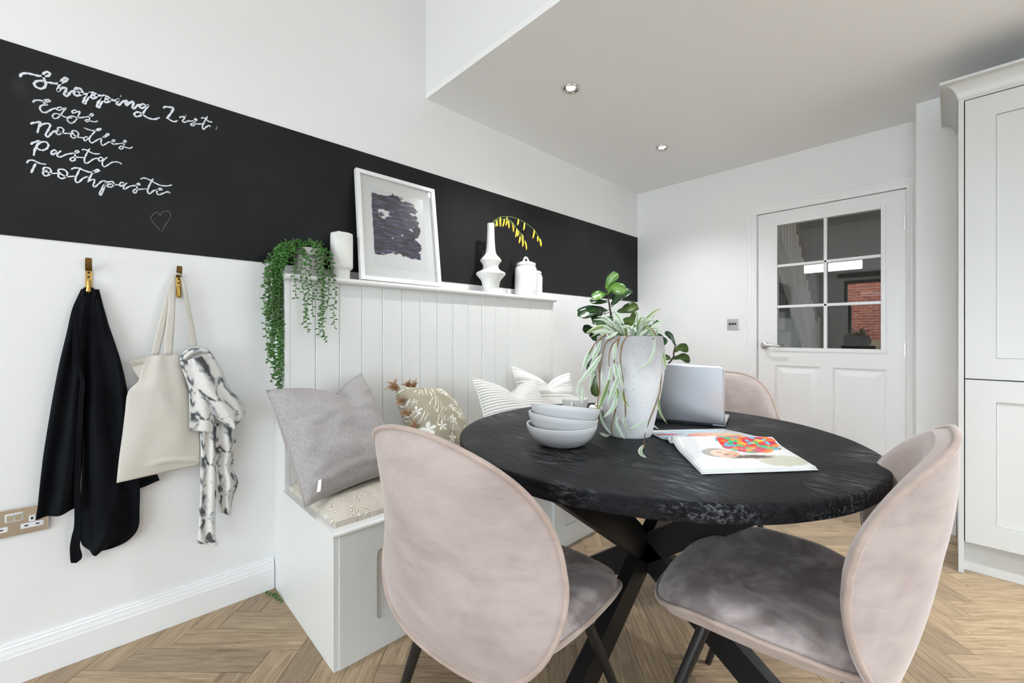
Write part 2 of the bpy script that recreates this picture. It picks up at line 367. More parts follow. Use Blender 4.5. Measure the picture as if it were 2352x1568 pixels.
def mat_print():
    m, nt, b = nodes_of('ink_wash_print')
    v = coords(nt, 'UV', (1, 1, 1)); sp = nt.nodes.new('ShaderNodeSeparateXYZ'); nt.links.new(v, sp.inputs[0])
    st = noise(nt, coords(nt, 'UV', (2.2, 6.5, 1), (0, 0, 0.12)), 1.25, 6, 0.62, 0.7)
    # paint gathers in the middle of the sheet and stops short of its edges
    def edge(out, lo, hi, lo2, hi2):
        return ramp(nt, out, [(lo, (0, 0, 0)), (hi, (1, 1, 1)), (lo2, (1, 1, 1)), (hi2, (0, 0, 0))]).outputs[0]
    ex = edge(sp.outputs[0], 0.0, 0.02, 0.84, 0.97); ey = edge(sp.outputs[1], 0.10, 0.20, 0.90, 1.0)
    e = N(nt, 'ShaderNodeMath', operation='MULTIPLY'); nt.links.new(ex, e.inputs[0]); nt.links.new(ey, e.inputs[1])
    q = N(nt, 'ShaderNodeMath', operation='MULTIPLY_ADD'); q.inputs[1].default_value = 0.36; q.inputs[2].default_value = -0.21; nt.links.new(e.outputs[0], q.inputs[0])
    ad = N(nt, 'ShaderNodeMath', operation='ADD'); nt.links.new(q.outputs[0], ad.inputs[0]); nt.links.new(st, ad.inputs[1])
    ink = ramp(nt, noise(nt, coords(nt, 'UV', (3, 26, 1), (0, 0, 0.1)), 1.4, 5, 0.6, 0.5), [(0.42, (0.008, 0.007, 0.016)), (0.55, (0.045, 0.038, 0.095)), (0.72, (0.20, 0.175, 0.32))])
    mk = ramp(nt, ad.outputs[0], [(0.525, (0, 0, 0)), (0.545, (1, 1, 1))])
    nt.links.new(mixc(nt, mk.outputs[0], (0.88, 0.885, 0.90), ink.outputs[0]), b.inputs['Base Color'])
    b.inputs['Roughness'].default_value = 0.25
    return m
M['print'] = mat_print()
def mat_planter():
    m, nt, b = nodes_of('whitewashed_concrete')
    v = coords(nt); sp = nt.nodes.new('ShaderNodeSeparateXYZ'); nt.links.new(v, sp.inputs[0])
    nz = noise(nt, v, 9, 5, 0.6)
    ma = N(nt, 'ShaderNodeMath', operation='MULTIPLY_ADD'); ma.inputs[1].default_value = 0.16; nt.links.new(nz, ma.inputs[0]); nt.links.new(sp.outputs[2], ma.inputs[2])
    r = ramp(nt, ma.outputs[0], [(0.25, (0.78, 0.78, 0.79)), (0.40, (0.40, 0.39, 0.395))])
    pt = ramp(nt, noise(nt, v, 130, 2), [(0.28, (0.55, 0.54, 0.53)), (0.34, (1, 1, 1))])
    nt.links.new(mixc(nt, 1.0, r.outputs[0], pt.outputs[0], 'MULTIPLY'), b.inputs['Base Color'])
    b.inputs['Roughness'].default_value = 0.7
    bump(nt, b, noise(nt, v, 90, 4), 0.25, 0.003)
    return m
M['planter'] = mat_planter()
def mat_brick():
    m, nt, b = nodes_of('red_brick')
    br = nt.nodes.new('ShaderNodeTexBrick'); br.inputs['Scale'].default_value = 2.2; br.inputs['Row Height'].default_value = 0.17
    br.inputs['Color1'].default_value = (0.50, 0.12, 0.055, 1); br.inputs['Color2'].default_value = (0.30, 0.06, 0.03, 1); br.inputs['Mortar'].default_value = (0.40, 0.33, 0.28, 1)
    br.inputs['Mortar Size'].default_value = 0.015
    nt.links.new(coords(nt, 'Object', (1, 1, 1), (PI / 2, 0, 0)), br.inputs['Vector'])
    nt.links.new(br.outputs['Color'], b.inputs['Base Color']); b.inputs['Roughness'].default_value = 0.9
    return m
M['brick'] = mat_brick()
M['paving'] = plain('garden_paving', (0.80, 0.79, 0.77), 0.9, var=0.08)
M['fence'] = plain('weathered_fence', (0.30, 0.22, 0.14), 0.9, var=0.3)
M['hedge'] = plain('hedge_leaves', (0.06, 0.14, 0.03), 0.7, bs=0.8, bscale=25, var=0.5)
M['anthracite'] = plain('anthracite_frame', (0.045, 0.047, 0.05), 0.4)
M['screen'] = plain('dark_screen', (0.01, 0.01, 0.012), 0.12)

# ------------------------------------------------------------------ mesh helpers
class MB:
    """collects faces (with optional uv) for one mesh object"""
    def __init__(s): s.v = []; s.f = []; s.uv = []
    def add(s, vs, fs, uvs=None):
        o = len(s.v); s.v += [tuple(p) for p in vs]
        for i, f in enumerate(fs):
            s.f.append([o + k for k in f]); s.uv.append(uvs[i] if uvs else None)
        return s
    def box(s, x0, x1, y0, y1, z0, z1, bev=0.0):
        if bev <= 0:
            vs = [(x, y, z) for z in (z0, z1) for y in (y0, y1) for x in (x0, x1)]
            return s.add(vs, [(0, 2, 3, 1), (4, 5, 7, 6), (0, 1, 5, 4), (2, 6, 7, 3), (0, 4, 6, 2), (1, 3, 7, 5)])
        bm = bmesh.new(); bmesh.ops.create_cube(bm, size=1)
        for v in bm.verts: v.co = ((x0 + x1) / 2 + v.co.x * (x1 - x0), (y0 + y1) / 2 + v.co.y * (y1 - y0), (z0 + z1) / 2 + v.co.z * (z1 - z0))
        bmesh.ops.bevel(bm, geom=list(bm.edges), offset=bev, segments=2, profile=0.6, affect='EDGES')
        return s.bm(bm)
    def bm(s, bm):
        bm.verts.index_update()
        s.add([v.co[:] for v in bm.verts], [[v.index for v in f.verts] for f in bm.faces]); bm.free(); return s
    def bar(s, a, b, w, h, up=(0, 0, 1), bev=0.0):
        a, b = Vector(a), Vector(b); d = (b - a).normalized(); u = Vector(up)
        if abs(d.dot(u)) > 0.98: u = Vector((1, 0, 0))
        sd = d.cross(u).normalized(); un = sd.cross(d).normalized()
        vs = [p + sd * (i * w / 2) + un * (j * h / 2) for p in (a, b) for j in (-1, 1) for i in (-1, 1)]
        return s.add([v[:] for v in vs], [(0, 2, 3, 1), (4, 5, 7, 6), (0, 1, 5, 4), (2, 6, 7, 3), (0, 4, 6, 2), (1, 3, 7, 5)])
    def tube(s, pts, r, n=8, cap=True, closed=False):
        pts = [Vector(p) for p in pts]; m = len(pts)
        rr = r if isinstance(r, (list, tuple)) else [r] * m
        o = len(s.v); prev = None; vs = []
        for i, p in enumerate(pts):
            if closed: t = (pts[(i + 1) % m] - pts[i - 1])
            else: t = pts[min(i + 1, m - 1)] - pts[max(i - 1, 0)]
            t = t.normalized() if t.length > 1e-9 else Vector((0, 0, 1))
            if prev is None:
                a = Vector((0, 0, 1)) if abs(t.z) < 0.9 else Vector((1, 0, 0)); nn = t.cross(a).normalized()
            else:
                nn = prev - t * prev.dot(t)
                nn = nn.normalized() if nn.length > 1e-6 else t.orthogonal().normalized()
            prev = nn; bb = t.cross(nn)
            vs += [(p + (nn * math.cos(2 * PI * k / n) + bb * math.sin(2 * PI * k / n)) * rr[i])[:] for k in range(n)]
        fs = []
        for i in range(m if closed else m - 1):
            j = (i + 1) % m
            for k in range(n): fs.append((i * n + k, i * n + (k + 1) % n, j * n + (k + 1) % n, j * n + k))
        if cap and not closed: fs += [tuple(range(n - 1, -1, -1)), tuple((m - 1) * n + k for k in range(n))]
        return s.add(vs, fs)
    def lathe(s, prof, c=(0, 0, 0), n=40, caps=True, twist=None):
        vs = []
        for i, (r, z) in enumerate(prof):
            for k in range(n):
                a = 2 * PI * k / n; rk = r if twist is None else r * twist(a, z)
                vs.append((c[0] + rk * math.cos(a), c[1] + rk * math.sin(a), c[2] + z))
        fs = [(i * n + k, i * n + (k + 1) % n, (i + 1) * n + (k + 1) % n, (i + 1) * n + k) for i in range(len(prof) - 1) for k in range(n)]
        if caps: fs += [tuple(range(n - 1, -1, -1)), tuple((len(prof) - 1) * n + k for k in range(n))]
        return s.add(vs, fs)
    def prism(s, poly, fn):
        """poly: 2d outline; fn(u, v, side) -> 3d for side 0 / 1"""
        n = len(poly)
        vs = [fn(u, v, 0) for u, v in poly] + [fn(u, v, 1) for u, v in poly]
        fs = [tuple(range(n - 1, -1, -1)), tuple(range(n, 2 * n))] + [(i, (i + 1) % n, n + (i + 1) % n, n + i) for i in range(n)]
        return s.add(vs, fs)
    def grid(s, P, nu, nv, uv=True, flip=False, uvf=None):
        """P(i/nu, j/nv) -> point"""
        vs = [tuple(P(i / nu, j / nv)) for j in range(nv + 1) for i in range(nu + 1)]
        fs = []; us = []
        for j in range(nv):
            for i in range(nu):
                a = j * (nu + 1) + i; q = (a, a + 1, a + nu + 2, a + nu + 1)
                u = [(i / nu, j / nv), ((i + 1) / nu, j / nv), ((i + 1) / nu, (j + 1) / nv), (i / nu, (j + 1) / nv)]
                if uvf: u = [uvf(*t) for t in u]
                if flip: q = q[::-1]; u = u[::-1]
                fs.append(q); us.append(u)
        return s.add(vs, fs, us)
    def build(s, name, mat, parent=None, smooth=False, solid=0.0, angle=None, origin=None):
        """one mesh object; coordinates are in the space of the parent (or the world)"""
        me = bpy.data.meshes.new(name)
        off = Vector((0, 0, 0))
        if parent is None:
            if origin is None:
                xs = [p[0] for p in s.v]; ys = [p[1] for p in s.v]; zs = [p[2] for p in s.v]
                off = Vector(((min(xs) + max(xs)) / 2, (min(ys) + max(ys)) / 2, min(zs)))
            else: off = Vector(origin)
        elif parent.get('world_coords'):
            off = Vector(parent['world_coords'])
        me.from_pydata([(p[0] - off.x, p[1] - off.y, p[2] - off.z) for p in s.v], [], s.f)
        if any(u is not None for u in s.uv):
            ul = me.uv_layers.new(name='uv'); k = 0
            for poly, u in zip(me.polygons, s.uv):
                for li in range(poly.loop_total):
                    if u is not None: ul.data[poly.loop_start + li].uv = u[li]
        me.materials.append(M[mat] if isinstance(mat, str) else mat)
        if smooth:
            me.polygons.foreach_set('use_smooth', [True] * len(me.polygons))
            if angle: me.set_sharp_from_angle(angle=math.radians(angle))
        me.update()
        o = bpy.data.objects.new(name, me); COL.objects.link(o)
        if parent is not None:
            o.parent = parent
            o['world_coords'] = (0.0, 0.0, 0.0)
            if parent.get('world_coords'): o['world_coords'] = tuple(parent['world_coords'])
        else:
            o.location = off; o['world_coords'] = tuple(off)
        if solid:
            md = o.modifiers.new('thickness', 'SOLIDIFY'); md.thickness = solid; md.offset = 0
        return o
def thing(name, loc, label, cat, group=None, rz=0.0, local=False):
    o = bpy.data.objects.new(name, None); o.empty_display_size = 0.1
    o.location = loc; o.rotation_euler = (0, 0, rz); COL.objects.link(o)
    o['label'] = label; o['category'] = cat
    if group: o['group'] = group
    if not local: o['world_coords'] = tuple(float(c) for c in loc)
    return o
def tag(o, label, cat, group=None, kind=None):
    o['label'] = label; o['category'] = cat
    if group: o['group'] = group
    if kind: o['kind'] = kind
    return o
def struct(o, label=None):
    o['kind'] = 'structure'
    if label: o['label'] = label
    return o
def catmull(pts, n=6):
    P = [Vector(p) for p in pts]; P = [P[0] * 2 - P[1]] + P + [P[-1] * 2 - P[-2]]
    out = []
    for i in range(1, len(P) - 2):
        for k in range(n):
            t = k / n; a, b, c, d = P[i - 1], P[i], P[i + 1], P[i + 2]
            out.append(0.5 * (2 * b + (c - a) * t + (2 * a - 5 * b + 4 * c - d) * t * t + (3 * b - a - 3 * c + d) * t ** 3))
    out.append(P[-2]); return out
def lerp(a, b, t): return a + (b - a) * t
def smoothstep(a, b, x):
    t = min(1, max(0, (x - a) / (b - a))); return t * t * (3 - 2 * t)

# ------------------------------------------------------------------ traced curves, metres (y, z on the left wall unless three numbers)
WRITING = {'shopping_list':[([(-0.1839,1.9055),(-0.1859,1.9084),(-0.1819,1.917),(-0.1728,1.9224),(-0.1616,1.9241),(-0.1493,1.9247),(-0.1379,1.9285),(-0.1284,1.932),(-0.1226,1.9408),(-0.1252,1.9459),(-0.1305,1.9447),(-0.1363,1.9373),(-0.1374,1.929),(-0.1347,1.9177),(-0.1321,1.9094),(-0.1326,1.8983),(-0.1389,1.8879),(-0.1472,1.8853),(-0.1545,1.8893),(-0.1565,1.8962),(-0.1524,1.9049),(-0.1431,1.9111),(-0.1347,1.9122)],0.0063),([(-0.1305,1.9116),(-0.1199,1.9137),(-0.1092,1.9157),(-0.1006,1.9209),(-0.0918,1.9277),(-0.0841,1.9381),(-0.0841,1.9437),(-0.0891,1.9432),(-0.0951,1.9335),(-0.1,1.9211),(-0.1038,1.9037),(-0.1054,1.892),(-0.0984,1.9027),(-0.0918,1.9101),(-0.0863,1.9092),(-0.0874,1.8992),(-0.0907,1.8899),(-0.0874,1.884),(-0.0819,1.8878),(-0.0764,1.9004),(-0.0674,1.9096)],0.0063),([(-0.0573,1.9153),(-0.0629,1.9122),(-0.0658,1.9159),(-0.0607,1.9212),(-0.0528,1.9211),(-0.0482,1.9132),(-0.0516,1.9037),(-0.0584,1.8962),(-0.0652,1.8951),(-0.068,1.9005),(-0.0658,1.9086),(-0.0596,1.9103),(-0.0516,1.9062),(-0.0425,1.9082),(-0.0344,1.913)],0.0063),([(-0.0297,1.9206),(-0.0332,1.9061),(-0.039,1.8858),(-0.0425,1.8755),(-0.0459,1.8799),(-0.0425,1.8927),(-0.0344,1.9073),(-0.0262,1.9187),(-0.0192,1.9207),(-0.0139,1.9153),(-0.0168,1.9051),(-0.0239,1.9007),(-0.0286,1.9038),(-0.0239,1.9114),(-0.0145,1.9143),(0.0022,1.9208)],0.0063),([(0.0052,1.9253),(0.0022,1.9117),(-0.0038,1.8877),(-0.0086,1.8751),(-0.0127,1.8777),(-0.0098,1.8921),(-0.0002,1.9074),(0.0082,1.9198),(0.0155,1.9202),(0.0191,1.9132),(0.0155,1.9034),(0.0082,1.8998),(0.0034,1.9038),(0.0082,1.9106),(0.0191,1.9124),(0.0363,1.9165)],0.0063),([(0.0277,1.9135),(0.0339,1.915),(0.0425,1.9235),(0.0382,1.9133),(0.037,1.9044),(0.0425,1.9031),(0.0513,1.9166),(0.0601,1.9251),(0.0639,1.9232),(0.0595,1.9129),(0.0639,1.9103),(0.0716,1.9227),(0.078,1.9286),(0.0812,1.9246),(0.078,1.9113),(0.0806,1.9036),(0.0871,1.913),(0.0936,1.9224),(0.0988,1.9252)],0.0063),([(0.1147,1.9286),(0.1067,1.9308),(0.1001,1.9248),(0.0975,1.9169),(0.1028,1.9136),(0.1107,1.9218),(0.122,1.9331),(0.1147,1.9163),(0.1067,1.8976),(0.0988,1.8851),(0.0884,1.8788),(0.0825,1.8836),(0.0871,1.893),(0.0962,1.8972),(0.1041,1.8931),(0.1147,1.8873),(0.1267,1.8846),(0.1403,1.8876),(0.1533,1.8985)],0.00558),([(0.1643,1.9365),(0.1678,1.9432),(0.179,1.9465),(0.1932,1.9482),(0.1861,1.9265),(0.1776,1.909),(0.1727,1.9018)],0.0063),([(0.1762,1.9048),(0.1833,1.9001),(0.1932,1.8973),(0.2018,1.9012),(0.2047,1.9058)],0.00495),([(0.2105,1.918),(0.2177,1.9242),(0.228,1.927),(0.2236,1.9162),(0.2207,1.9078),(0.2265,1.9062),(0.2383,1.9149),(0.2532,1.9202),(0.2638,1.9267),(0.263,1.932),(0.2578,1.9283),(0.2578,1.9171),(0.2563,1.9053),(0.2502,1.9014),(0.2458,1.9045),(0.2517,1.9103),(0.2623,1.9121),(0.2837,1.9195)],0.00495),([(0.2992,1.9553),(0.2914,1.9364),(0.2837,1.9148),(0.2829,1.9032),(0.2868,1.8998),(0.2945,1.9109),(0.3039,1.9198),(0.3094,1.9169)],0.00495),([(0.2783,1.9384),(0.2837,1.9441),(0.2914,1.944),(0.2992,1.9382),(0.307,1.9358),(0.3149,1.9389)],0.0045),([(0.046,1.9361),(0.0478,1.9354)],0.0063),([(0.2299,1.9339),(0.232,1.9339)],0.00495),([(0.3292,1.9241),(0.3314,1.9237)],0.0054),([(0.3265,1.9153),(0.3287,1.9149)],0.0054)],'eggs':[([(-0.1592,1.8345),(-0.1576,1.8399),(-0.1512,1.8456),(-0.1382,1.8481),(-0.1295,1.8482),(-0.1224,1.8534),(-0.1251,1.8564),(-0.1306,1.8543),(-0.1361,1.8481),(-0.135,1.8413),(-0.1284,1.8381),(-0.1371,1.8356),(-0.1431,1.8285),(-0.1442,1.82),(-0.1404,1.8126),(-0.1339,1.8117),(-0.1262,1.8186),(-0.1174,1.8292),(-0.1085,1.8358)],0.00468),([(-0.0949,1.8408),(-0.0995,1.8424),(-0.1051,1.8378),(-0.1068,1.8315),(-0.1017,1.8309),(-0.0949,1.8375),(-0.0864,1.8448),(-0.0927,1.8309),(-0.0995,1.8152),(-0.1062,1.8038),(-0.1129,1.8005),(-0.1168,1.8057),(-0.114,1.8141),(-0.1073,1.8181),(-0.0983,1.8165),(-0.087,1.8131),(-0.0778,1.8147),(-0.072,1.8171)],0.00378),([(-0.0615,1.844),(-0.0662,1.8448),(-0.072,1.8393),(-0.0714,1.8329),(-0.0638,1.8381),(-0.0545,1.8449),(-0.0568,1.8323),(-0.0615,1.8172),(-0.0685,1.803),(-0.0755,1.798),(-0.0818,1.8016),(-0.083,1.8112),(-0.0778,1.8197),(-0.0685,1.8227),(-0.0592,1.8213),(-0.0473,1.8272),(-0.0318,1.8354),(-0.0233,1.8418),(-0.0233,1.8478),(-0.0288,1.8441),(-0.0306,1.8332),(-0.0324,1.8207),(-0.0378,1.8162),(-0.0414,1.8192),(-0.0366,1.8234),(-0.0294,1.8217),(-0.0209,1.8216),(-0.0148,1.8243),(-0.0111,1.8285)],0.00378)],'noodles':[([(-0.1629,1.7633),(-0.1618,1.768),(-0.1544,1.7722),(-0.1431,1.7777),(-0.1458,1.7647),(-0.1501,1.7407)],0.0054),([(-0.1469,1.7603),(-0.1404,1.7698),(-0.1317,1.7773),(-0.124,1.7787),(-0.1218,1.7738),(-0.1262,1.7584),(-0.1317,1.742),(-0.1295,1.7346),(-0.124,1.7396),(-0.1185,1.7512),(-0.1118,1.7592),(-0.1062,1.7619)],0.00495),([(-0.0961,1.7587),(-0.104,1.7635),(-0.1051,1.7705),(-0.1006,1.7753),(-0.0944,1.7741),(-0.0918,1.7675),(-0.0961,1.7578),(-0.1029,1.7507),(-0.1079,1.7523),(-0.1073,1.759),(-0.1029,1.7622),(-0.0949,1.7582),(-0.0847,1.7608),(-0.0755,1.763)],0.00405),([(-0.0685,1.7682),(-0.0732,1.7671),(-0.072,1.7725),(-0.0662,1.7761),(-0.0592,1.7726),(-0.0574,1.7648),(-0.0627,1.7563),(-0.0697,1.7499),(-0.0749,1.754),(-0.0743,1.7617),(-0.0708,1.7637),(-0.0627,1.7572),(-0.0545,1.757),(-0.0456,1.7585)],0.00378),([(-0.0342,1.7639),(-0.0402,1.7636),(-0.045,1.757),(-0.0426,1.7493),(-0.0366,1.7563),(-0.0318,1.763)],0.00378),([(-0.0438,1.793),(-0.0354,1.7907),(-0.0233,1.7905),(-0.0111,1.7946),(-0.003,1.8016),(-0.0061,1.8037),(-0.0135,1.7972),(-0.0221,1.7815),(-0.0294,1.7672),(-0.0312,1.7547),(-0.0269,1.7475),(-0.0196,1.7532),(-0.0098,1.7649),(0.0001,1.7716),(0.0101,1.7817),(0.017,1.7901),(0.0138,1.7925),(0.0051,1.7801),(-0.0012,1.7677),(-0.003,1.755),(0.0013,1.7474),(0.0088,1.7553),(0.0164,1.7637),(0.024,1.767),(0.0303,1.7708),(0.0316,1.7756),(0.0265,1.774),(0.0233,1.7651),(0.0278,1.7603),(0.0368,1.764),(0.0536,1.772),(0.0608,1.7787),(0.0589,1.7834),(0.0549,1.7786),(0.0556,1.7664),(0.0536,1.7551),(0.0478,1.7489),(0.0432,1.7511),(0.0471,1.7584),(0.0562,1.7595),(0.0668,1.7583),(0.0734,1.7603),(0.0781,1.7662)],0.00378)],'pasta':[([(-0.1626,1.6985),(-0.1619,1.7032),(-0.1565,1.7086),(-0.1451,1.7159),(-0.1506,1.7008),(-0.1555,1.6844),(-0.1577,1.6653)],0.0054),([(-0.1506,1.7008),(-0.1436,1.7112),(-0.1366,1.7164),(-0.1295,1.7164),(-0.1259,1.7092),(-0.1285,1.6987),(-0.1346,1.6908),(-0.1416,1.6879),(-0.1486,1.6895),(-0.1516,1.696)],0.00468),([(-0.1059,1.6919),(-0.1121,1.6969),(-0.1173,1.6923),(-0.1198,1.6847),(-0.1167,1.6803),(-0.1111,1.6866),(-0.1049,1.693)],0.0045),([(-0.0975,1.6998),(-0.1038,1.6895),(-0.1069,1.6825),(-0.1028,1.6769),(-0.0955,1.6813),(-0.086,1.6902),(-0.0764,1.6961),(-0.0656,1.7009),(-0.0569,1.7066),(-0.0591,1.7114),(-0.064,1.7076),(-0.0662,1.7007),(-0.0651,1.6886),(-0.0662,1.6775),(-0.0721,1.6727),(-0.0769,1.6752),(-0.0742,1.6821),(-0.0667,1.6866),(-0.058,1.6892),(-0.0438,1.6917)],0.00414),([(-0.0299,1.7274),(-0.0349,1.7164),(-0.0405,1.699),(-0.0436,1.684),(-0.0416,1.6751),(-0.036,1.6759),(-0.0282,1.6852),(-0.0203,1.6946),(-0.0101,1.6999)],0.00396),([(0.0031,1.7014),(-0.0027,1.7053),(-0.0084,1.6996),(-0.009,1.6923),(-0.0044,1.692),(0.0037,1.7007)],0.00378),([(0.0129,1.7099),(0.0048,1.6995),(0.0002,1.6885),(0.0014,1.6776),(0.0071,1.6757),(0.0153,1.6847),(0.0247,1.6955),(0.0353,1.7001),(0.0449,1.6996),(0.0495,1.6943)],0.00378),([(-0.0493,1.7152),(-0.0449,1.7196),(-0.0382,1.7193),(-0.0293,1.7149),(-0.0181,1.7127),(-0.0055,1.7164)],0.00405)],'toothpaste':[([(-0.1717,1.6368),(-0.171,1.6423),(-0.1647,1.649),(-0.1547,1.649),(-0.1447,1.6444),(-0.131,1.645)],0.0045),([(-0.1533,1.642),(-0.1583,1.6256),(-0.1632,1.6083)],0.00558),([(-0.128,1.6263),(-0.1346,1.6235),(-0.1375,1.6281),(-0.1324,1.6345),(-0.1229,1.6332),(-0.12,1.6242),(-0.1244,1.6132),(-0.1317,1.6074),(-0.1375,1.6119),(-0.1361,1.6209),(-0.1288,1.6207),(-0.1214,1.6184),(-0.1036,1.6231)],0.0045),([(-0.0976,1.6258),(-0.1029,1.6266),(-0.1036,1.634),(-0.0961,1.6387),(-0.087,1.6363),(-0.0832,1.6263),(-0.0885,1.6138),(-0.0961,1.6079),(-0.1029,1.6112),(-0.1036,1.6187),(-0.0998,1.623),(-0.093,1.6193),(-0.0854,1.6168),(-0.0654,1.6238)],0.0045),([(-0.0529,1.6557),(-0.0592,1.6349),(-0.0646,1.6156),(-0.0631,1.6048),(-0.056,1.6065),(-0.0465,1.6213),(-0.0354,1.6303)],0.0045),([(-0.0747,1.6437),(-0.067,1.6507),(-0.056,1.6526),(-0.045,1.6488),(-0.0306,1.6466),(-0.016,1.6505),(-0.0078,1.6577),(-0.0111,1.6603),(-0.0192,1.6535),(-0.0273,1.6365),(-0.0354,1.6106)],0.00495),([(-0.0354,1.6117),(-0.0273,1.6206),(-0.0192,1.6238),(-0.02,1.6133),(-0.0225,1.6036),(-0.0184,1.5988),(-0.0094,1.6114),(0.0005,1.6242),(0.0105,1.6256)],0.00414),([(0.0105,1.6267),(0.0055,1.6058),(-0.0012,1.5788),(-0.0061,1.5754),(-0.0045,1.5873),(0.0055,1.6127),(0.0155,1.6245),(0.0257,1.6282),(0.0299,1.6211),(0.0248,1.6105),(0.0155,1.6071),(0.013,1.6123),(0.0206,1.6188),(0.0325,1.6194),(0.0437,1.621)],0.0045),([(0.0567,1.6301),(0.0497,1.6319),(0.0445,1.6247),(0.0462,1.6169),(0.0549,1.625)],0.0045),([(0.0637,1.6331),(0.0567,1.623),(0.0541,1.6129),(0.0584,1.6104),(0.0708,1.6229),(0.0886,1.6304),(0.0977,1.6355),(0.0949,1.6397),(0.0895,1.6335),(0.0904,1.6193),(0.0886,1.6068),(0.0832,1.602),(0.08,1.6072),(0.085,1.6151),(0.0977,1.6186),(0.1178,1.6254)],0.0045),([(0.1346,1.6667),(0.1252,1.6423),(0.1197,1.6215),(0.1206,1.6107),(0.1271,1.611),(0.1364,1.623),(0.1478,1.6281),(0.1592,1.6321),(0.1554,1.6362),(0.1478,1.6294),(0.1449,1.6176),(0.1516,1.6113),(0.1631,1.6194),(0.1766,1.628),(0.184,1.6248)],0.00495),([(0.0995,1.6558),(0.1086,1.6625),(0.1215,1.6609),(0.1383,1.6529),(0.1554,1.6473),(0.1727,1.6491),(0.1893,1.6569)],0.0045)],'heart_doodle':[([(0.1262,1.5216),(0.1374,1.5385),(0.1478,1.5455),(0.1544,1.5345)],0.00144),([(0.1544,1.5345),(0.1592,1.5466),(0.1708,1.5551),(0.1825,1.5512),(0.1854,1.5368)],0.00144),([(0.1252,1.5214),(0.1383,1.5006),(0.1564,1.4791)],0.00144),([(0.1835,1.5326),(0.1708,1.504),(0.1592,1.4771)],0.00144)]}
APRON_LEFT = [((-0.0501,1.2452),(-0.0302,1.2467)),((-0.0696,1.1825),(-0.0327,1.1842)),((-0.0825,1.0991),(-0.0352,1.0993)),((-0.0982,1.003),(-0.0367,1.0004)),((-0.1108,0.9083),(-0.0417,0.9019)),((-0.1227,0.8079),(-0.0446,0.7966)),((-0.1337,0.7085),(-0.0476,0.6916)),((-0.1418,0.6095),(-0.0525,0.5874)),((-0.1463,0.5505),(-0.0565,0.5499)),((-0.1507,0.5103),(-0.0594,0.515))]
APRON_RIGHT = [((-0.0338,1.2454),(-0.0084,1.2474)),((-0.0353,1.1844),(0.003,1.1861)),((-0.0388,1.0922),(0.024,1.0923)),((-0.0403,1.0003),(0.0465,0.9965)),((-0.0428,0.9015),(0.0629,0.8918)),((-0.0447,0.7959),(0.074,0.7787)),((-0.0467,0.6904),(0.0885,0.6639)),((-0.0502,0.5855),(0.0965,0.5492)),((-0.0527,0.5159),(0.0959,0.4739)),((-0.0556,0.45),(0.0925,0.4033)),((-0.0536,0.4072),(0.0673,0.3666)),((-0.0477,0.3806),(0.032,0.3528)),((-0.0302,0.3589),(-0.0022,0.3489))]
APRON_TIE = [((-0.0657,1.182),(-0.0551,1.1825)),((-0.0691,1.0991),(-0.056,1.0991)),((-0.0691,1.0025),(-0.0541,1.0018)),((-0.0531,0.9461),(-0.0414,0.9453)),((-0.057,0.877),(-0.0433,0.8755)),((-0.0618,0.8013),(-0.0463,0.7991)),((-0.0657,0.6982),(-0.0497,0.695)),((-0.0667,0.5947),(-0.0512,0.5909)),((-0.0657,0.5185),(-0.0502,0.514)),((-0.0667,0.4635),(-0.0492,0.458)),((-0.0715,0.4374),(-0.0502,0.4305)),((-0.0762,0.3977),(-0.0531,0.3897)),((-0.0762,0.3599),(-0.0482,0.3496)),((-0.0743,0.3393),(-0.0618,0.3346))]
APRON_TIE_END = [((0.0402,0.6281),(0.0402,0.5545)),((0.0956,0.601),(0.0967,0.5418)),((0.139,0.6021),(0.1515,0.5575))]
BAG = [((0.1171,1.0177),(0.2023,1.0203)),((0.0989,0.9652),(0.2166,0.9584)),((0.0916,0.9283),(0.2254,0.9143)),((0.0645,0.892),(0.2336,0.87)),((0.0569,0.8209),(0.249,0.8045)),((0.0504,0.7486),(0.2626,0.7384)),((0.0429,0.6769),(0.2692,0.6809)),((0.0386,0.6268),(0.2698,0.6324)),((0.0354,0.584),(0.2692,0.5986))]
BAG_FLAP = [(0.0668,0.9992),(0.1174,1.0167),(0.1231,0.9938),(0.0991,0.9348),(0.0918,0.9413),(0.0751,0.9774)]
BAG_STRAPS = [[((0.1266,1.0202),(0.1477,1.0196)),((0.1418,1.1077),(0.1643,1.1079)),((0.1613,1.2004),(0.1764,1.1973)),((0.1764,1.2711),(0.1898,1.2722)),((0.1898,1.3112),(0.1984,1.3136))],[((0.1609,1.0216),(0.1851,1.0209)),((0.1639,1.0924),(0.1893,1.0924)),((0.1729,1.193),(0.1942,1.194)),((0.1778,1.2708),(0.1955,1.2644)),((0.1918,1.3125),(0.1992,1.3116))],[((0.2425,1.0444),(0.2613,1.0441)),((0.2361,1.1165),(0.2522,1.1167)),((0.2265,1.1959),(0.2393,1.1965)),((0.2189,1.267),(0.2291,1.2678)),((0.2126,1.31),(0.2189,1.3106))]]
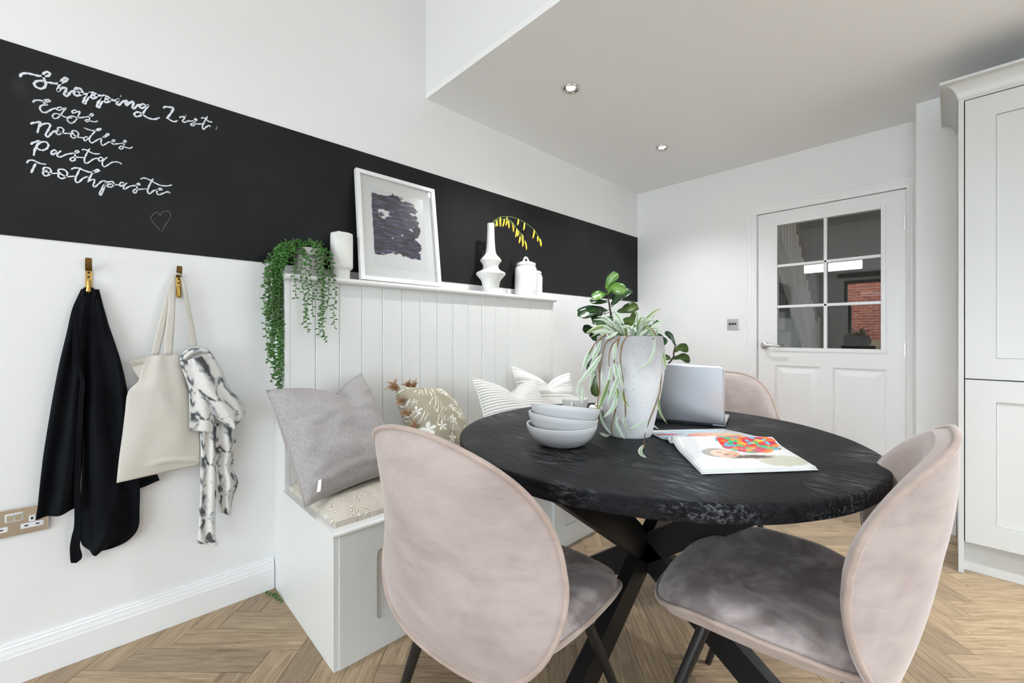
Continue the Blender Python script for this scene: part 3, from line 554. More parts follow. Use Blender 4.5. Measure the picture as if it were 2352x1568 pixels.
SCARF = {'loop':[((0.204,0.9916),(0.3,1.0238)),((0.2226,0.9282),(0.3338,0.9531)),((0.2383,0.8799),(0.3581,0.8854)),((0.2671,0.8294),(0.4045,0.8181)),((0.3067,0.7803),(0.4104,0.7708)),((0.3407,0.747),(0.3936,0.7478)),((0.3651,0.7252),(0.3757,0.7269))],'crown':[((0.2045,1.0007),(0.2169,0.9791)),((0.2156,1.026),(0.2389,1.0056)),((0.2325,1.0413),(0.258,1.0169)),((0.2613,1.0494),(0.2776,1.0203)),((0.2907,1.0376),(0.2974,1.0116)),((0.3074,1.0112),(0.3088,0.999))],'fold':[((0.2306,0.8949),(0.2757,0.883)),((0.2325,0.8315),(0.3023,0.8236)),((0.2337,0.776),(0.309,0.7657)),((0.2325,0.7366),(0.3043,0.7206))],'tail':[((0.2678,0.7392),(0.3192,0.7314)),((0.2691,0.6506),(0.3171,0.6415)),((0.2678,0.5706),(0.3192,0.5591)),((0.2678,0.4903),(0.3199,0.4768)),((0.2639,0.4031),(0.3171,0.3873)),((0.26,0.3322),(0.3171,0.3135)),((0.2594,0.3045),(0.324,0.2718))],'tail2':[((0.3106,0.7476),(0.3805,0.7375)),((0.3119,0.6817),(0.3863,0.6689)),((0.314,0.632),(0.3972,0.6202)),((0.3174,0.5901),(0.3805,0.56)),((0.3228,0.5229),(0.3935,0.4976)),((0.3256,0.4561),(0.3805,0.4416)),((0.3311,0.3967),(0.3733,0.3676))]}
WILLOW_LEAVES = [([(1.2839,1.2565,1.1257),(1.263,1.2492,1.1574),(1.2449,1.2449,1.1782)],0.0134),([(1.3038,1.2196,1.09),(1.2991,1.1954,1.1114),(1.2901,1.1669,1.1325),(1.2836,1.141,1.1447)],0.0152),([(1.2885,1.2325,1.0878),(1.2677,1.2253,1.1121),(1.2467,1.218,1.1391)],0.0132),([(1.2946,1.2388,1.0944),(1.2878,1.2174,1.1249),(1.2842,1.1993,1.142)],0.0132),([(1.2953,1.1819,1.0942),(1.2888,1.1537,1.1111),(1.2849,1.128,1.1213)],0.0107),([(1.2834,1.1696,1.1199),(1.2755,1.1182,1.113),(1.2665,1.0658,1.0961)],0.015),([(1.3092,1.1675,1.0963),(1.2999,1.1148,1.1003),(1.2918,1.0632,1.096)],0.0095),([(1.3176,1.1618,1.1004),(1.3171,1.1325,1.0879),(1.3113,1.0977,1.0778)],0.0105),([(1.3346,1.237,1.105),(1.3303,1.2037,1.1154),(1.3249,1.1694,1.1171)],0.0129),([(1.3362,1.2531,1.1041),(1.3406,1.2432,1.1373),(1.348,1.2365,1.169)],0.0119),([(1.3306,1.276,1.1054),(1.327,1.2867,1.1343),(1.3235,1.2974,1.1614)],0.0077),([(1.3344,1.28,1.1054),(1.3402,1.2956,1.1386),(1.3523,1.3177,1.1633),(1.3708,1.3464,1.1815)],0.0099),([(1.3367,1.3111,1.1123),(1.3346,1.3377,1.1397),(1.3454,1.3777,1.1726)],0.0078),([(1.3413,1.3159,1.11),(1.3543,1.3509,1.1306),(1.3819,1.4011,1.1469)],0.0078),([(1.3543,1.3005,1.112),(1.368,1.3148,1.123),(1.3833,1.3306,1.1296)],0.0077),([(1.359,1.219,1.0857),(1.3642,1.2388,1.1006),(1.371,1.2603,1.1092)],0.0084),([(1.3673,1.314,1.09),(1.3663,1.3273,1.1121),(1.3646,1.34,1.1212)],0.0099),([(1.3676,1.2711,1.1072),(1.3859,1.2757,1.0771),(1.4025,1.2785,1.0433),(1.4146,1.2766,1.012),(1.4244,1.2723,0.9792)],0.0129),([(1.4087,1.2273,1.0797),(1.4133,1.2141,1.0451),(1.411,1.1937,1.0132),(1.4018,1.1663,0.996),(1.393,1.1391,0.983)],0.0072),([(1.2711,1.1425,1.075),(1.2622,1.1333,1.0439),(1.2544,1.1252,1.0213),(1.2514,1.1221,1.0071)],0.0127),([(1.2485,1.1335,1.0578),(1.2347,1.1192,1.0208),(1.2208,1.1048,0.9695)],0.0142),([(1.2949,1.1096,1.0315),(1.272,1.0859,0.9849),(1.2406,1.0534,0.9355)],0.0165),([(1.2546,1.1542,1.0145),(1.2427,1.1419,0.9858),(1.2327,1.1315,0.9083)],0.0115),([(1.3233,1.1102,0.9622),(1.312,1.0985,0.9135),(1.2951,1.081,0.8513)],0.0122),([(1.3521,1.1184,0.9797),(1.3391,1.1049,0.9262),(1.328,1.0934,0.8888)],0.0134),([(1.3419,1.1151,1.0677),(1.3382,1.1112,1.0409),(1.3373,1.1102,1.0141)],0.0107),([(1.341,1.1069,1.0064),(1.3447,1.1107,0.9797),(1.3447,1.1107,0.953)],0.0134),([(1.3298,1.1097,0.9976),(1.3261,1.1059,0.9653),(1.3205,1.1,0.9519)],0.0094),([(1.3064,1.0927,0.9838),(1.3083,1.0946,0.9567),(1.313,1.0995,0.9351)],0.0081),([(1.355,1.1286,0.9229),(1.3587,1.1324,0.8961),(1.3699,1.144,0.872)],0.0094),([(1.3548,1.114,1.0067),(1.3557,1.115,0.9721),(1.3641,1.1236,0.9242)],0.008),([(1.2228,1.1069,0.9296),(1.2247,1.1089,0.9011),(1.2228,1.1069,0.8669)],0.01),([(1.2087,1.1068,0.9313),(1.2068,1.1047,0.9054),(1.2167,1.115,0.8652)],0.0072),([(1.3419,1.1151,0.9149),(1.3363,1.1093,0.872),(1.314,1.0861,0.8403)],0.0107),([(1.231,1.1585,1.0134),(1.2269,1.1543,0.9901),(1.2289,1.1564,0.961)],0.0131),([(1.3419,1.1151,0.939),(1.3456,1.1189,0.9122),(1.3401,1.1131,0.8854)],0.0107),([(1.3139,1.1148,0.9285),(1.3158,1.1168,0.9012),(1.313,1.1139,0.8767)],0.0082),([(1.2758,1.133,0.8508),(1.2768,1.134,0.8269),(1.2866,1.1441,0.7988),(1.3002,1.1582,0.7764)],0.007),([(1.3347,1.1364,0.8402),(1.3328,1.1344,0.8212),(1.3395,1.1413,0.7966),(1.3499,1.1521,0.7694)],0.0075),([(1.3508,1.153,0.8443),(1.348,1.1501,0.8266),(1.3537,1.156,0.8048),(1.3622,1.1648,0.7885)],0.0075),([(1.396,1.2142,0.8301),(1.3703,1.1876,0.8109),(1.3522,1.1688,0.7999)],0.0062),([(1.3931,1.2831,0.8999),(1.3931,1.2831,0.8657),(1.399,1.2893,0.8344),(1.4124,1.3031,0.8059)],0.0064),([(1.4073,1.1609,0.7635),(1.4284,1.1049,0.7635),(1.4531,1.0653,0.7635),(1.4802,1.0446,0.7635)],0.0102),([(1.2394,1.1816,0.7675),(1.2624,1.1805,0.7635),(1.2691,1.1962,0.7635)],0.0088),([(1.3096,1.3982,0.7845),(1.314,1.4028,0.7704),(1.3394,1.392,0.7635)],0.0055),([(1.3106,1.1546,0.8261),(1.3145,1.1586,0.8122),(1.3135,1.1576,0.7927)],0.0077)]
WILLOW_STEMS = [[(1.3161,1.1459,1.085),(1.2988,1.128,1.067),(1.2911,1.1201,1.0311),(1.2863,1.1151,0.9896),(1.2844,1.1131,0.9453),(1.2854,1.1141,0.9066)],[(1.3467,1.1272,1.0838),(1.3317,1.1117,1.0623),(1.3251,1.1049,1.0327),(1.3242,1.1039,0.995)],[(1.3688,1.1357,1.0892),(1.3577,1.1241,1.0625),(1.3539,1.1203,1.0197),(1.3558,1.1222,0.977),(1.3586,1.1251,0.9636),(1.3604,1.127,0.9262),(1.3632,1.1299,0.8915),(1.3642,1.1309,0.8434)],[(1.2819,1.1537,1.092),(1.2642,1.1354,1.075),(1.2524,1.1231,1.0552),(1.2426,1.113,1.0297)],[(1.2802,1.1663,1.1005),(1.2644,1.1499,1.0777),(1.2594,1.1448,1.0293),(1.2604,1.1458,0.9752),(1.2604,1.1458,0.9153),(1.2564,1.1417,0.8583),(1.2594,1.1448,0.827)],[(1.3439,1.1315,1.0865),(1.3327,1.1199,1.0189),(1.3327,1.1199,0.9513),(1.3364,1.1238,0.9108),(1.3355,1.1228,0.8838),(1.3327,1.1199,0.8459)],[(1.3862,1.2544,1.1089),(1.401,1.2698,1.0709),(1.406,1.2749,1.0281),(1.4044,1.2732,0.9235),(1.3928,1.2612,0.8664),(1.3796,1.2476,0.8189),(1.3697,1.2373,0.7713),(1.4253,1.1309,0.7635)],[(1.3255,1.1412,0.8877),(1.3245,1.1402,0.863),(1.3197,1.1353,0.8328),(1.3159,1.1313,0.8109),(1.3169,1.1323,0.7916),(1.3197,1.1353,0.7752)],[(1.2596,1.1594,0.8469),(1.2546,1.1542,0.8268),(1.2496,1.1491,0.8067),(1.2447,1.1439,0.7851)],[(1.3588,1.1397,0.8781),(1.3593,1.1402,0.8606),(1.3588,1.1397,0.8458)]]
FIG_LEAVES = [([(0.3477,2.5613,1.4106),(0.3797,2.5585,1.4687),(0.4356,2.5803,1.5234)],0.0448),([(0.3559,2.5698,1.3775),(0.4098,2.5537,1.4191),(0.504,2.5792,1.3907)],0.0542),([(0.3788,2.5936,1.2927),(0.3777,2.6644,1.3488),(0.4147,2.7746,1.431)],0.0707),([(0.3542,2.5681,1.3823),(0.355,2.497,1.3774),(0.3425,2.412,1.3406)],0.0472),([(0.3657,2.58,1.3351),(0.3407,2.5181,1.3237),(0.297,2.437,1.3264)],0.033),([(0.3591,2.5732,1.2691),(0.3374,2.4428,1.2646),(0.3002,2.2964,1.2198)],0.0637),([(0.338,2.5801,1.2465),(0.3141,2.541,1.2413),(0.2674,2.4783,1.2149)],0.0475),([(0.3985,2.6139,1.2502),(0.4177,2.7057,1.2721),(0.4536,2.8149,1.3092)],0.0542),([(0.3854,2.6003,1.2125),(0.3821,2.489,1.1911),(0.3749,2.3737,1.1661)],0.0754),([(0.4312,2.6478,1.1936),(0.4968,2.6437,1.1873),(0.561,2.6382,1.1902)],0.0849),([(0.3034,2.5156,1.1371),(0.3002,2.4403,1.1316),(0.2934,2.3612,1.1309)],0.0424),([(0.3264,2.5393,1.0993),(0.3179,2.4946,1.0852),(0.3115,2.452,1.0574)],0.0566),([(0.5163,2.8797,1.1532),(0.5279,2.9277,1.1734),(0.5381,2.9742,1.1939)],0.0244),([(0.5809,2.8746,1.1043),(0.6127,2.8716,1.0566),(0.6213,2.8445,1.005)],0.0575),([(0.645,3.0129,1.0119),(0.6246,2.9918,1.0753),(0.5891,2.9551,1.1143)],0.0292),([(0.6348,3.0024,0.9632),(0.6507,3.0548,0.9917),(0.6912,3.1327,0.9958)],0.0463),([(0.628,2.9954,0.9194),(0.661,3.0654,0.9278),(0.6998,3.1416,0.9067)],0.0439),([(0.6246,2.9918,0.9194),(0.6159,2.9469,0.9304),(0.6076,2.9022,0.9221)],0.039),([(0.3788,2.5936,1.1748),(0.4323,2.577,1.1455),(0.485,2.5595,1.099)],0.066),([(0.451,2.7402,1.1762),(0.4849,2.8113,1.1672),(0.5061,2.8692,1.1289)],0.0575),([(0.315,2.5275,1.0127),(0.2844,2.4959,0.8933),(0.28,2.4914,0.8115)],0.0503),([(0.3395,2.481,0.8347),(0.3309,2.4721,0.7729),(0.3288,2.4698,0.6616)],0.0494)]
FIG_STEMS = [[(0.346,2.5596,1.4341),(0.3526,2.5664,1.387),(0.3624,2.5766,1.3304),(0.3706,2.5851,1.2597),(0.3755,2.5902,1.2125)],[(0.6466,3.0146,1.0266),(0.6365,3.0041,0.9681),(0.628,2.9954,0.9145)]]

# ================================================================== THE SETTING
def slab(name, boxes, mat, label=None):
    m = MB()
    for b in boxes: m.box(*b)
    return struct(m.build(name, mat), label)

# floor: screed slab with herringbone planks on top
floor = slab('floor', [(0, ROOM_X1, ROOM_Y0, ROOM_Y1, -0.10, -0.004)], 'dark', 'pale oak floor laid in a herringbone pattern')
PW, PL, GAP = 0.100, 0.460, 0.0008
U = Vector((math.cos(PI / 4), math.sin(PI / 4))); V = Vector((-math.sin(PI / 4), math.cos(PI / 4)))
ANCH = Vector((0.079, 0.094)) - V * PW
def clip(poly, x0, x1, y0, y1):
    for ax, lim, keep in ((0, x0, 1), (0, x1, -1), (1, y0, 1), (1, y1, -1)):
        out = []
        for i in range(len(poly)):
            a, b = poly[i], poly[(i + 1) % len(poly)]
            ia, ib = (a[ax] - lim) * keep >= 0, (b[ax] - lim) * keep >= 0
            if ia: out.append(a)
            if ia != ib:
                t = (lim - a[ax]) / (b[ax] - a[ax]); out.append((a[0] + t * (b[0] - a[0]), a[1] + t * (b[1] - a[1])))
        poly = out
        if len(poly) < 3: return []
    return poly
CAMP = Vector((2.044, 0.0)); FWD = Vector((-math.sin(math.radians(45.98)), math.cos(math.radians(45.98)))); RGT = Vector((FWD.y, -FWD.x))
planks = []
for i in range(-60, 80):
    for j in range(-14, 15):
        for vert in (0, 1):
            if not vert: u0, v0, du, dv = i * PW + j * PL, i * PW - j * PL, PL, PW
            else: u0, v0, du, dv = i * PW + PL + j * PL, (i + 1) * PW - PL - j * PL, PW, PL
            g = GAP
            pu = [(u0 + g, v0 + g), (u0 + du - g, v0 + g), (u0 + du - g, v0 + dv - g), (u0 + g, v0 + dv - g)]
            poly = clip([tuple(ANCH + U * a + V * b) for a, b in pu], 0.001, ROOM_X1 - 0.001, ROOM_Y0, ROOM_Y1 - 0.001)
            if not poly: continue
            c = ANCH + U * (u0 + du / 2) + V * (v0 + dv / 2)
            r = Vector(c) - CAMP; d = r.dot(FWD); l = r.dot(RGT)
            seen = d > 0.9 and abs(l) < d * 1.21 + 0.25
            planks.append((seen, d, vert, c, poly))
seen = sorted([p for p in planks if p[0]], key=lambda p: p[1])[:300]
rest = [p for p in planks if not any(p is q for q in seen)]
def plank_mesh(m, poly, z0=-0.004, z1=0.0):
    n = len(poly)
    m.add([(x, y, z0) for x, y in poly] + [(x, y, z1) for x, y in poly], [tuple(range(n, 2 * n))] + [(k, (k + 1) % n, n + (k + 1) % n, n + k) for k in range(n)])
for s_, d_, vert, c, poly in seen:
    ang = PI / 4 + (PI / 2 if vert else 0); ca, sa = math.cos(-ang), math.sin(-ang)
    loc = [((x - c.x) * ca - (y - c.y) * sa, (x - c.x) * sa + (y - c.y) * ca) for x, y in poly]
    m = MB(); plank_mesh(m, loc)
    me = bpy.data.meshes.new('plank'); me.from_pydata(m.v, [], m.f); me.materials.append(M['oak'])
    o = bpy.data.objects.new('plank', me); COL.objects.link(o); o.parent = floor
    o.location = (c.x - floor.location.x, c.y - floor.location.y, -floor.location.z); o.rotation_euler = (0, 0, ang)
m = MB()
for s_, d_, vert, c, poly in rest: plank_mesh(m, poly)
o = m.build('far_planks', 'oak', floor); o['kind'] = 'stuff'

T = 0.12
XN, YN = 1.906, 3.354            # nib of wall beside the door
CZ = 2.415                       # flat ceiling
DX0, DX1, DZ = 1.008, 1.859, 2.016
struct(MB().box(-T, 0, ROOM_Y0 - T, ROOM_Y1 + T, -0.1, 3.7).build('wall_left', 'wall'))
slab('wall_back', [(0, DX0, ROOM_Y1, ROOM_Y1 + T, -0.1, 2.6), (DX0, DX1, ROOM_Y1, ROOM_Y1 + T, DZ, 2.6), (DX1, XN + 0.1, ROOM_Y1, ROOM_Y1 + T, -0.1, 2.6)], 'wall')
struct(MB().box(XN, ROOM_X1, YN, ROOM_Y1 - 0.001, 0.0, 2.6).build('wall_back_right', 'wall'))
k = FILL_WIN
slab('wall_right', [(ROOM_X1, ROOM_X1 + T, ROOM_Y0 - T, k[0], -0.1, 3.7), (ROOM_X1, ROOM_X1 + T, k[1], ROOM_Y1 + T, -0.1, 3.7), (ROOM_X1, ROOM_X1 + T, k[0], k[1], -0.1, k[2]), (ROOM_X1, ROOM_X1 + T, k[0], k[1], k[3], 3.7)], 'wall')
w = MB()
for a, b, c, d in ((k[0], k[0] + .06, k[2], k[3]), (k[1] - .06, k[1], k[2], k[3]), ((k[0] + k[1]) / 2 - .04, (k[0] + k[1]) / 2 + .04, k[2], k[3]), (k[0], k[1], k[2], k[2] + .06), (k[0], k[1], k[3] - .06, k[3])): w.box(ROOM_X1 + .04, ROOM_X1 + .09, a, b, c, d)
kw = struct(w.build('window_3', 'gloss'))  # frame of the added window, out of view
MB().add([(ROOM_X1 + .06, k[0], k[2]), (ROOM_X1 + .06, k[1], k[2]), (ROOM_X1 + .06, k[1], k[3]), (ROOM_X1 + .06, k[0], k[3])], [(0, 1, 2, 3)]).build('pane', 'glass', kw)
g = GLAZED
slab('wall_rear', [(0, g[0], ROOM_Y0 - T, ROOM_Y0, -0.1, 2.7), (g[1], ROOM_X1, ROOM_Y0 - T, ROOM_Y0, -0.1, 2.7), (g[0], g[1], ROOM_Y0 - T, ROOM_Y0, g[3], 2.7)], 'wall')
struct(MB().box(0.0, ROOM_X1, RY1, ROOM_Y1, CZ, CZ + 0.03).build('ceiling', 'ceiling'))
struct(MB().box(0.0, ROOM_X1, RY1, RY1 + 0.06, CZ + 0.0301, 3.6).build('wall_bulkhead', 'wall'))
# sloping roof with two roof windows
m = MB()
def roof_patch(x0, x1, y0, y1):
    if x1 - x0 < 1e-4 or y1 - y0 < 1e-4: return
    t = 0.16
    vs = [(x, y, roof_z(y) + dz) for dz in (0, t) for y in (y0, y1) for x in (x0, x1)]
    m.add(vs, [(0, 2, 3, 1), (4, 5, 7, 6), (0, 1, 5, 4), (2, 6, 7, 3), (0, 4, 6, 2), (1, 3, 7, 5)])
xs = [0.0] + [v for s in SKYLIGHTS for v in s[:2]] + [ROOM_X1]
for k in range(0, len(xs) - 1):
    if k % 2 == 0: roof_patch(xs[k], xs[k + 1], ROOM_Y0, RY1 + 0.06)
    else:
        s = SKYLIGHTS[k // 2]; roof_patch(xs[k], xs[k + 1], ROOM_Y0, s[2]); roof_patch(xs[k], xs[k + 1], s[3], RY1 + 0.06)
struct(m.build('ceiling_sloping', 'ceiling'))
for k, (a, b, c, d) in enumerate(SKYLIGHTS):
    w = MB()
    for (x0, x1, y0, y1) in ((a, a + .05, c, d), (b - .05, b, c, d), (a, b, c, c + .05), (a, b, d - .05, d)):
        w.add([(x, y, roof_z(y) + dz) for dz in (0.07, 0.13) for y in (y0, y1) for x in (x0, x1)], [(0, 2, 3, 1), (4, 5, 7, 6), (0, 1, 5, 4), (2, 6, 7, 3), (0, 4, 6, 2), (1, 3, 7, 5)])
    wo_ = struct(w.build('window_%d' % (k + 1), 'gloss'))
    MB().add([(a, c, roof_z(c) + .1), (b, c, roof_z(c) + .1), (b, d, roof_z(d) + .1), (a, d, roof_z(d) + .1)], [(0, 1, 2, 3)]).build('pane', 'glass', wo_)
# glazed garden doors in the rear wall
w = MB(); n = 4
for k in range(n):
    x0 = lerp(g[0], g[1], k / n); x1 = lerp(g[0], g[1], (k + 1) / n)
    for q in ((x0, x0 + .06, 0, g[3]), (x1 - .06, x1, 0, g[3]), (x0, x1, 0, .1), (x0, x1, g[3] - .07, g[3])): w.box(q[0], q[1], ROOM_Y0 - .09, ROOM_Y0 - .03, q[2], q[3])
gd = struct(w.build('door_2', 'anthracite'))
for k in range(n):
    x0 = lerp(g[0], g[1], k / n) + .06; x1 = lerp(g[0], g[1], (k + 1) / n) - .06
    MB().add([(x0, ROOM_Y0 - .06, .1), (x1, ROOM_Y0 - .06, .1), (x1, ROOM_Y0 - .06, g[3] - .07), (x0, ROOM_Y0 - .06, g[3] - .07)], [(0, 1, 2, 3)]).build('pane', 'glass', gd)
struct(MB().box(g[0] - .1, g[1] + .1, ROOM_Y0, ROOM_Y0 + .05, g[3] + .06, g[3] + .26).build('trim_5', 'anthracite'))
# garden seen through the glazed doors (and in reflections)
struct(MB().box(-8, 14, -16, ROOM_Y0 - T, -0.16, -0.02).box(ROOM_X1 + T, 14, ROOM_Y0 - T, 9, -0.16, -0.02).build('floor_garden', 'paving'))
tag(MB().box(-3.5, 1.25, -8.8, -8.5, -0.02, 3.6).build('brick_house_wall', 'brick'), 'red brick house wall beyond the garden doors', 'wall')
tag(MB().box(7.0, 7.2, -4, 8, -0.02, 2.5).build('bounce_wall', 'paving'), 'pale unseen wall added outside the fill window to bounce light', 'wall')  # added out of view to block direct sky and bounce light indoors
fr = MB()
for k in range(14): fr.box(-4.0 + k * .36, -4.0 + k * .36 + .34, -8.2, -8.18, 0.0, 0.95)
tag(fr.build('garden_fence', 'fence'), 'weathered garden fence in front of the brick wall', 'fence')
hb = bmesh.new(); bmesh.ops.create_icosphere(hb, subdivisions=3, radius=0.6)
for v in hb.verts: v.co = Vector((0.95 + v.co.x * .6, -7.4 + v.co.y * .6, 0.45 + v.co.z)) + Vector((random.uniform(-.05, .05),) * 3)
hm = MB(); hm.bm(hb); tag(hm.build('garden_shrub', 'hedge', smooth=True), 'green shrub in the garden behind the glazed doors', 'shrub')

# baseboards with a moulded top
def skirting(name, path):
    """profile swept along straight runs; path: list of (start, end, outward)"""
    prof = [(0, 0), (.018, 0), (.018, .088), (.016, .094), (.0155, .1), (.012, .112), (.0115, .118), (.008, .122), (.008, .127), (0, .128)]
    m = MB()
    for a, b, nrm in path:
        m.prism(prof, lambda u, v, s, a=a, b=b, nrm=nrm: ((b if s else a)[0] + nrm[0] * u, (b if s else a)[1] + nrm[1] * u, v + 0.0005))
    return struct(m.build(name, 'gloss'))
skirting('baseboard_left', [((0, ROOM_Y0 + .01), (0, 0.534), (1, 0)), ((0, 2.232), (0, ROOM_Y1), (1, 0))])
skirting('baseboard_back', [((0.02, ROOM_Y1), (0.94, ROOM_Y1), (0, -1))])
skirting('baseboard_back_right', [((XN, YN), (2.064, YN), (0, -1))])

# ------------------------------------------------------------------ panelled door with six panes
YD = ROOM_Y1 + 0.006            # front face of the leaf
GX0, GX1, GZ0, GZ1 = 1.146, 1.730, 1.000, 1.908
door = thing('door_1', (1.4335, ROOM_Y1, 0.0), 'white half-glazed panelled door', 'door')
door['kind'] = 'structure'
m = MB(); x0, x1, z0, z1 = 1.0165, 1.8505, 0.006, 2.008
PANELS = [(1.128, 1.408, .20, .870), (1.478, 1.758, .20, .870)]
yb = YD + .04
m.box(x0, GX0, YD, yb, GZ0, z1).box(GX1, x1, YD, yb, GZ0, z1).box(GX0, GX1, YD, yb, GZ1, z1)
m.box(x0, x1, YD, yb, .870, GZ0).box(x0, x1, YD, yb, z0, .20)
m.box(x0, PANELS[0][0], YD, yb, .20, .870).box(PANELS[0][1], PANELS[1][0], YD, yb, .20, .870).box(PANELS[1][1], x1, YD, yb, .20, .870)
m.build('door_leaf', 'gloss', door)
for (a, b, c, d) in PANELS:                                  # raised and fielded panels
    q = MB()
    def ring(i, y): return [(a + i, y, c + i), (b - i, y, c + i), (b - i, y, d - i), (a + i, y, d - i)]
    R = ring(0, YD) + ring(.012, YD + .009) + ring(.022, YD + .009) + ring(.055, YD + .001)
    fs = [(12, 13, 14, 15)]
    for k in range(3):
        for j in range(4): fs.append((k * 4 + j, k * 4 + (j + 1) % 4, (k + 1) * 4 + (j + 1) % 4, (k + 1) * 4 + j))
    q.add(R, fs); q.build('panel', 'gloss', door)
q = MB(); bw = .026                                          # bead round the glass
for (a, b, c, d) in ((GX0 - bw, GX0, GZ0 - bw, GZ1 + bw), (GX1, GX1 + bw, GZ0 - bw, GZ1 + bw), (GX0, GX1, GZ0 - bw, GZ0), (GX0, GX1, GZ1, GZ1 + bw)):
    q.box(a, b, YD - .007, YD, c, d, .0025)
q.build('glazing_bead', 'gloss', door)
xm = 1.437; th = (GZ1 - GZ0) / 3
zb = [GZ0 + th, GZ0 + 2 * th]
for (a, b, c, d) in [(xm - .010, xm + .010, GZ0, GZ1)] + [(GX0, GX1, z - .010, z + .010) for z in zb]:
    MB().box(a, b, YD - .002, YD + .030, c, d, .004).build('glazing_bar', 'gloss', door)
for i, (a, b) in enumerate(((GX0, xm - .010), (xm + .010, GX1))):
    for k in range(3):
        c = GZ0 + k * th + (.01 if k else 0); d = GZ0 + (k + 1) * th - (.01 if k < 2 else 0)
        tl = random.uniform(-.0012, .0012)
        MB().add([(a, YD + .018 + tl, c), (b, YD + .018 - tl, c), (b, YD + .018 - tl, d), (a, YD + .018 + tl, d)], [(0, 1, 2, 3)]).build('pane', 'glass', door)
hx, hz = 1.062, 1.014
h = MB()
h.tube([(hx, YD, hz), (hx, YD - .008, hz)], .026, 28).tube([(hx, YD - .008, hz), (hx, YD - .012, hz)], [.026, .021], 28)
h.tube(catmull([(hx, YD - .008, hz), (hx, YD - .038, hz), (hx + .015, YD - .052, hz), (hx + .06, YD - .054, hz + .002), (hx + .115, YD - .052, hz - .002)], 5), [.010] * 5 + [.009] * 5 + [.0085] * 5 + [.008] * 5 + [.0075], 12)
h.build('door_handle', 'steel', door, True, angle=40)
h2 = MB().tube([(hx, yb, hz), (hx, yb + .05, hz)], .009, 10).tube([(hx, yb + .045, hz), (hx + .12, yb + .045, hz)], .008, 10)
h2.build('hall_side_handle', 'steel', door, True, angle=40)
MB().box(1.0135, 1.0165, YD + .002, YD + .03, .985, 1.045).build('latch_plate', 'dark', door)
for z in (1.80, 1.00, .22):
    q = MB(); xk = 1.8535
    for k in range(5): q.tube([(xk, YD - .004, z - .045 + k * .018), (xk, YD - .004, z - .029 + k * .018)], .0062, 12)
    q.box(xk - .011, xk + .011, YD - .002, YD + .001, z - .045, z + .043)
    q.build('hinge', 'steel', door, True, angle=40)
# dark shadow gap behind the leaf edge is the lining rebate
q = MB(); q.box(DX0, x0 - .003, YD, YD + .11, 0, DZ).box(x1 + .003, DX1, YD, YD + .11, 0, DZ).box(DX0, DX1, YD, YD + .11, z1 + .004, DZ)
struct(q.build('trim_1', 'gloss'))
# moulded architrave
arch = [(0, 0), (0, .014), (.012, .016), (.018, .019), (.028, .020), (.038, .017), (.055, .0175), (.063, .022), (.070, .022), (.070, 0)]
ax0, ax1, az = 1.010, 1.852, 2.012
m = MB()
def arch_pts(side):
    out = []
    for u, v in arch:
        out.append(v)
    return out
n = len(arch); AV = []
for st in range(4):
    for u, v in arch:
        y = ROOM_Y1 - v
        if st == 0: AV.append((ax0 - u, y, 0.0))
        elif st == 1: AV.append((ax0 - u, y, az + u))
        elif st == 2: AV.append((min(ax1 + u, XN - .001) if u < .0541 else XN - .001, y, az + u))
        else: AV.append((min(ax1 + u, XN - .001), y, 0.0))
fs = [(st * n + k, st * n + (k + 1) % n, (st + 1) * n + (k + 1) % n, (st + 1) * n + k) for st in range(3) for k in range(n)]
m.add(AV, fs); struct(m.build('trim_2', 'gloss'))

# ------------------------------------------------------------------ hall beyond the door
HY = 7.2
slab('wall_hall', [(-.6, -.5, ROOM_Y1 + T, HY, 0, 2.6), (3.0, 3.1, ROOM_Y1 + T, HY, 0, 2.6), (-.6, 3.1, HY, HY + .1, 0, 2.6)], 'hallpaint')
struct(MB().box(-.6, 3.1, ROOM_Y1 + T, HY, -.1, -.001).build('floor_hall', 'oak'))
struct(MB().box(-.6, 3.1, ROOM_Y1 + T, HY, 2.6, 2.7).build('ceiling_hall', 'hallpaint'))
st = thing('staircase', (.8, 4.7, 0.0), 'white staircase with oak handrail seen through the door glass', 'stairs')
# flight climbs toward the viewer: the rail runs from (y 6.2, z 1.3) up to (y 5.2, z 2.28) at x = .9
XS = .90
def rail_z(y): return 1.301 + (6.216 - y) * 1.012
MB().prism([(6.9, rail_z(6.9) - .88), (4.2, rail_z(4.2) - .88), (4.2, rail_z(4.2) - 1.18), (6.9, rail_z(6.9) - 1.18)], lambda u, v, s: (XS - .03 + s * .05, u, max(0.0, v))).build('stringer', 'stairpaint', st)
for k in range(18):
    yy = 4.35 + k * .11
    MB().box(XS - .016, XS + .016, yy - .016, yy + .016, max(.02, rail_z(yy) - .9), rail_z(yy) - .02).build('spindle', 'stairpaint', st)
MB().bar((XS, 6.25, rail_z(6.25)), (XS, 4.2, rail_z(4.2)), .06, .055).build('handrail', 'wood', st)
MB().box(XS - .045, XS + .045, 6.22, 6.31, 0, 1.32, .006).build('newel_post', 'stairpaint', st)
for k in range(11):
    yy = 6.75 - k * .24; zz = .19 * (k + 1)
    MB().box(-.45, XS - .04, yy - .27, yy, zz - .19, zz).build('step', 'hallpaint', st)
hl = bpy.data.lights.new('hall_fill', 'POINT'); hl.energy = 2.0; hl.color = (1, .86, .68); hl.shadow_soft_size = .12  # unseen weak fill added so the hall is not black
ho = bpy.data.objects.new('hall_fill', hl); ho.location = (2.2, 5.2, 2.2); COL.objects.link(ho)

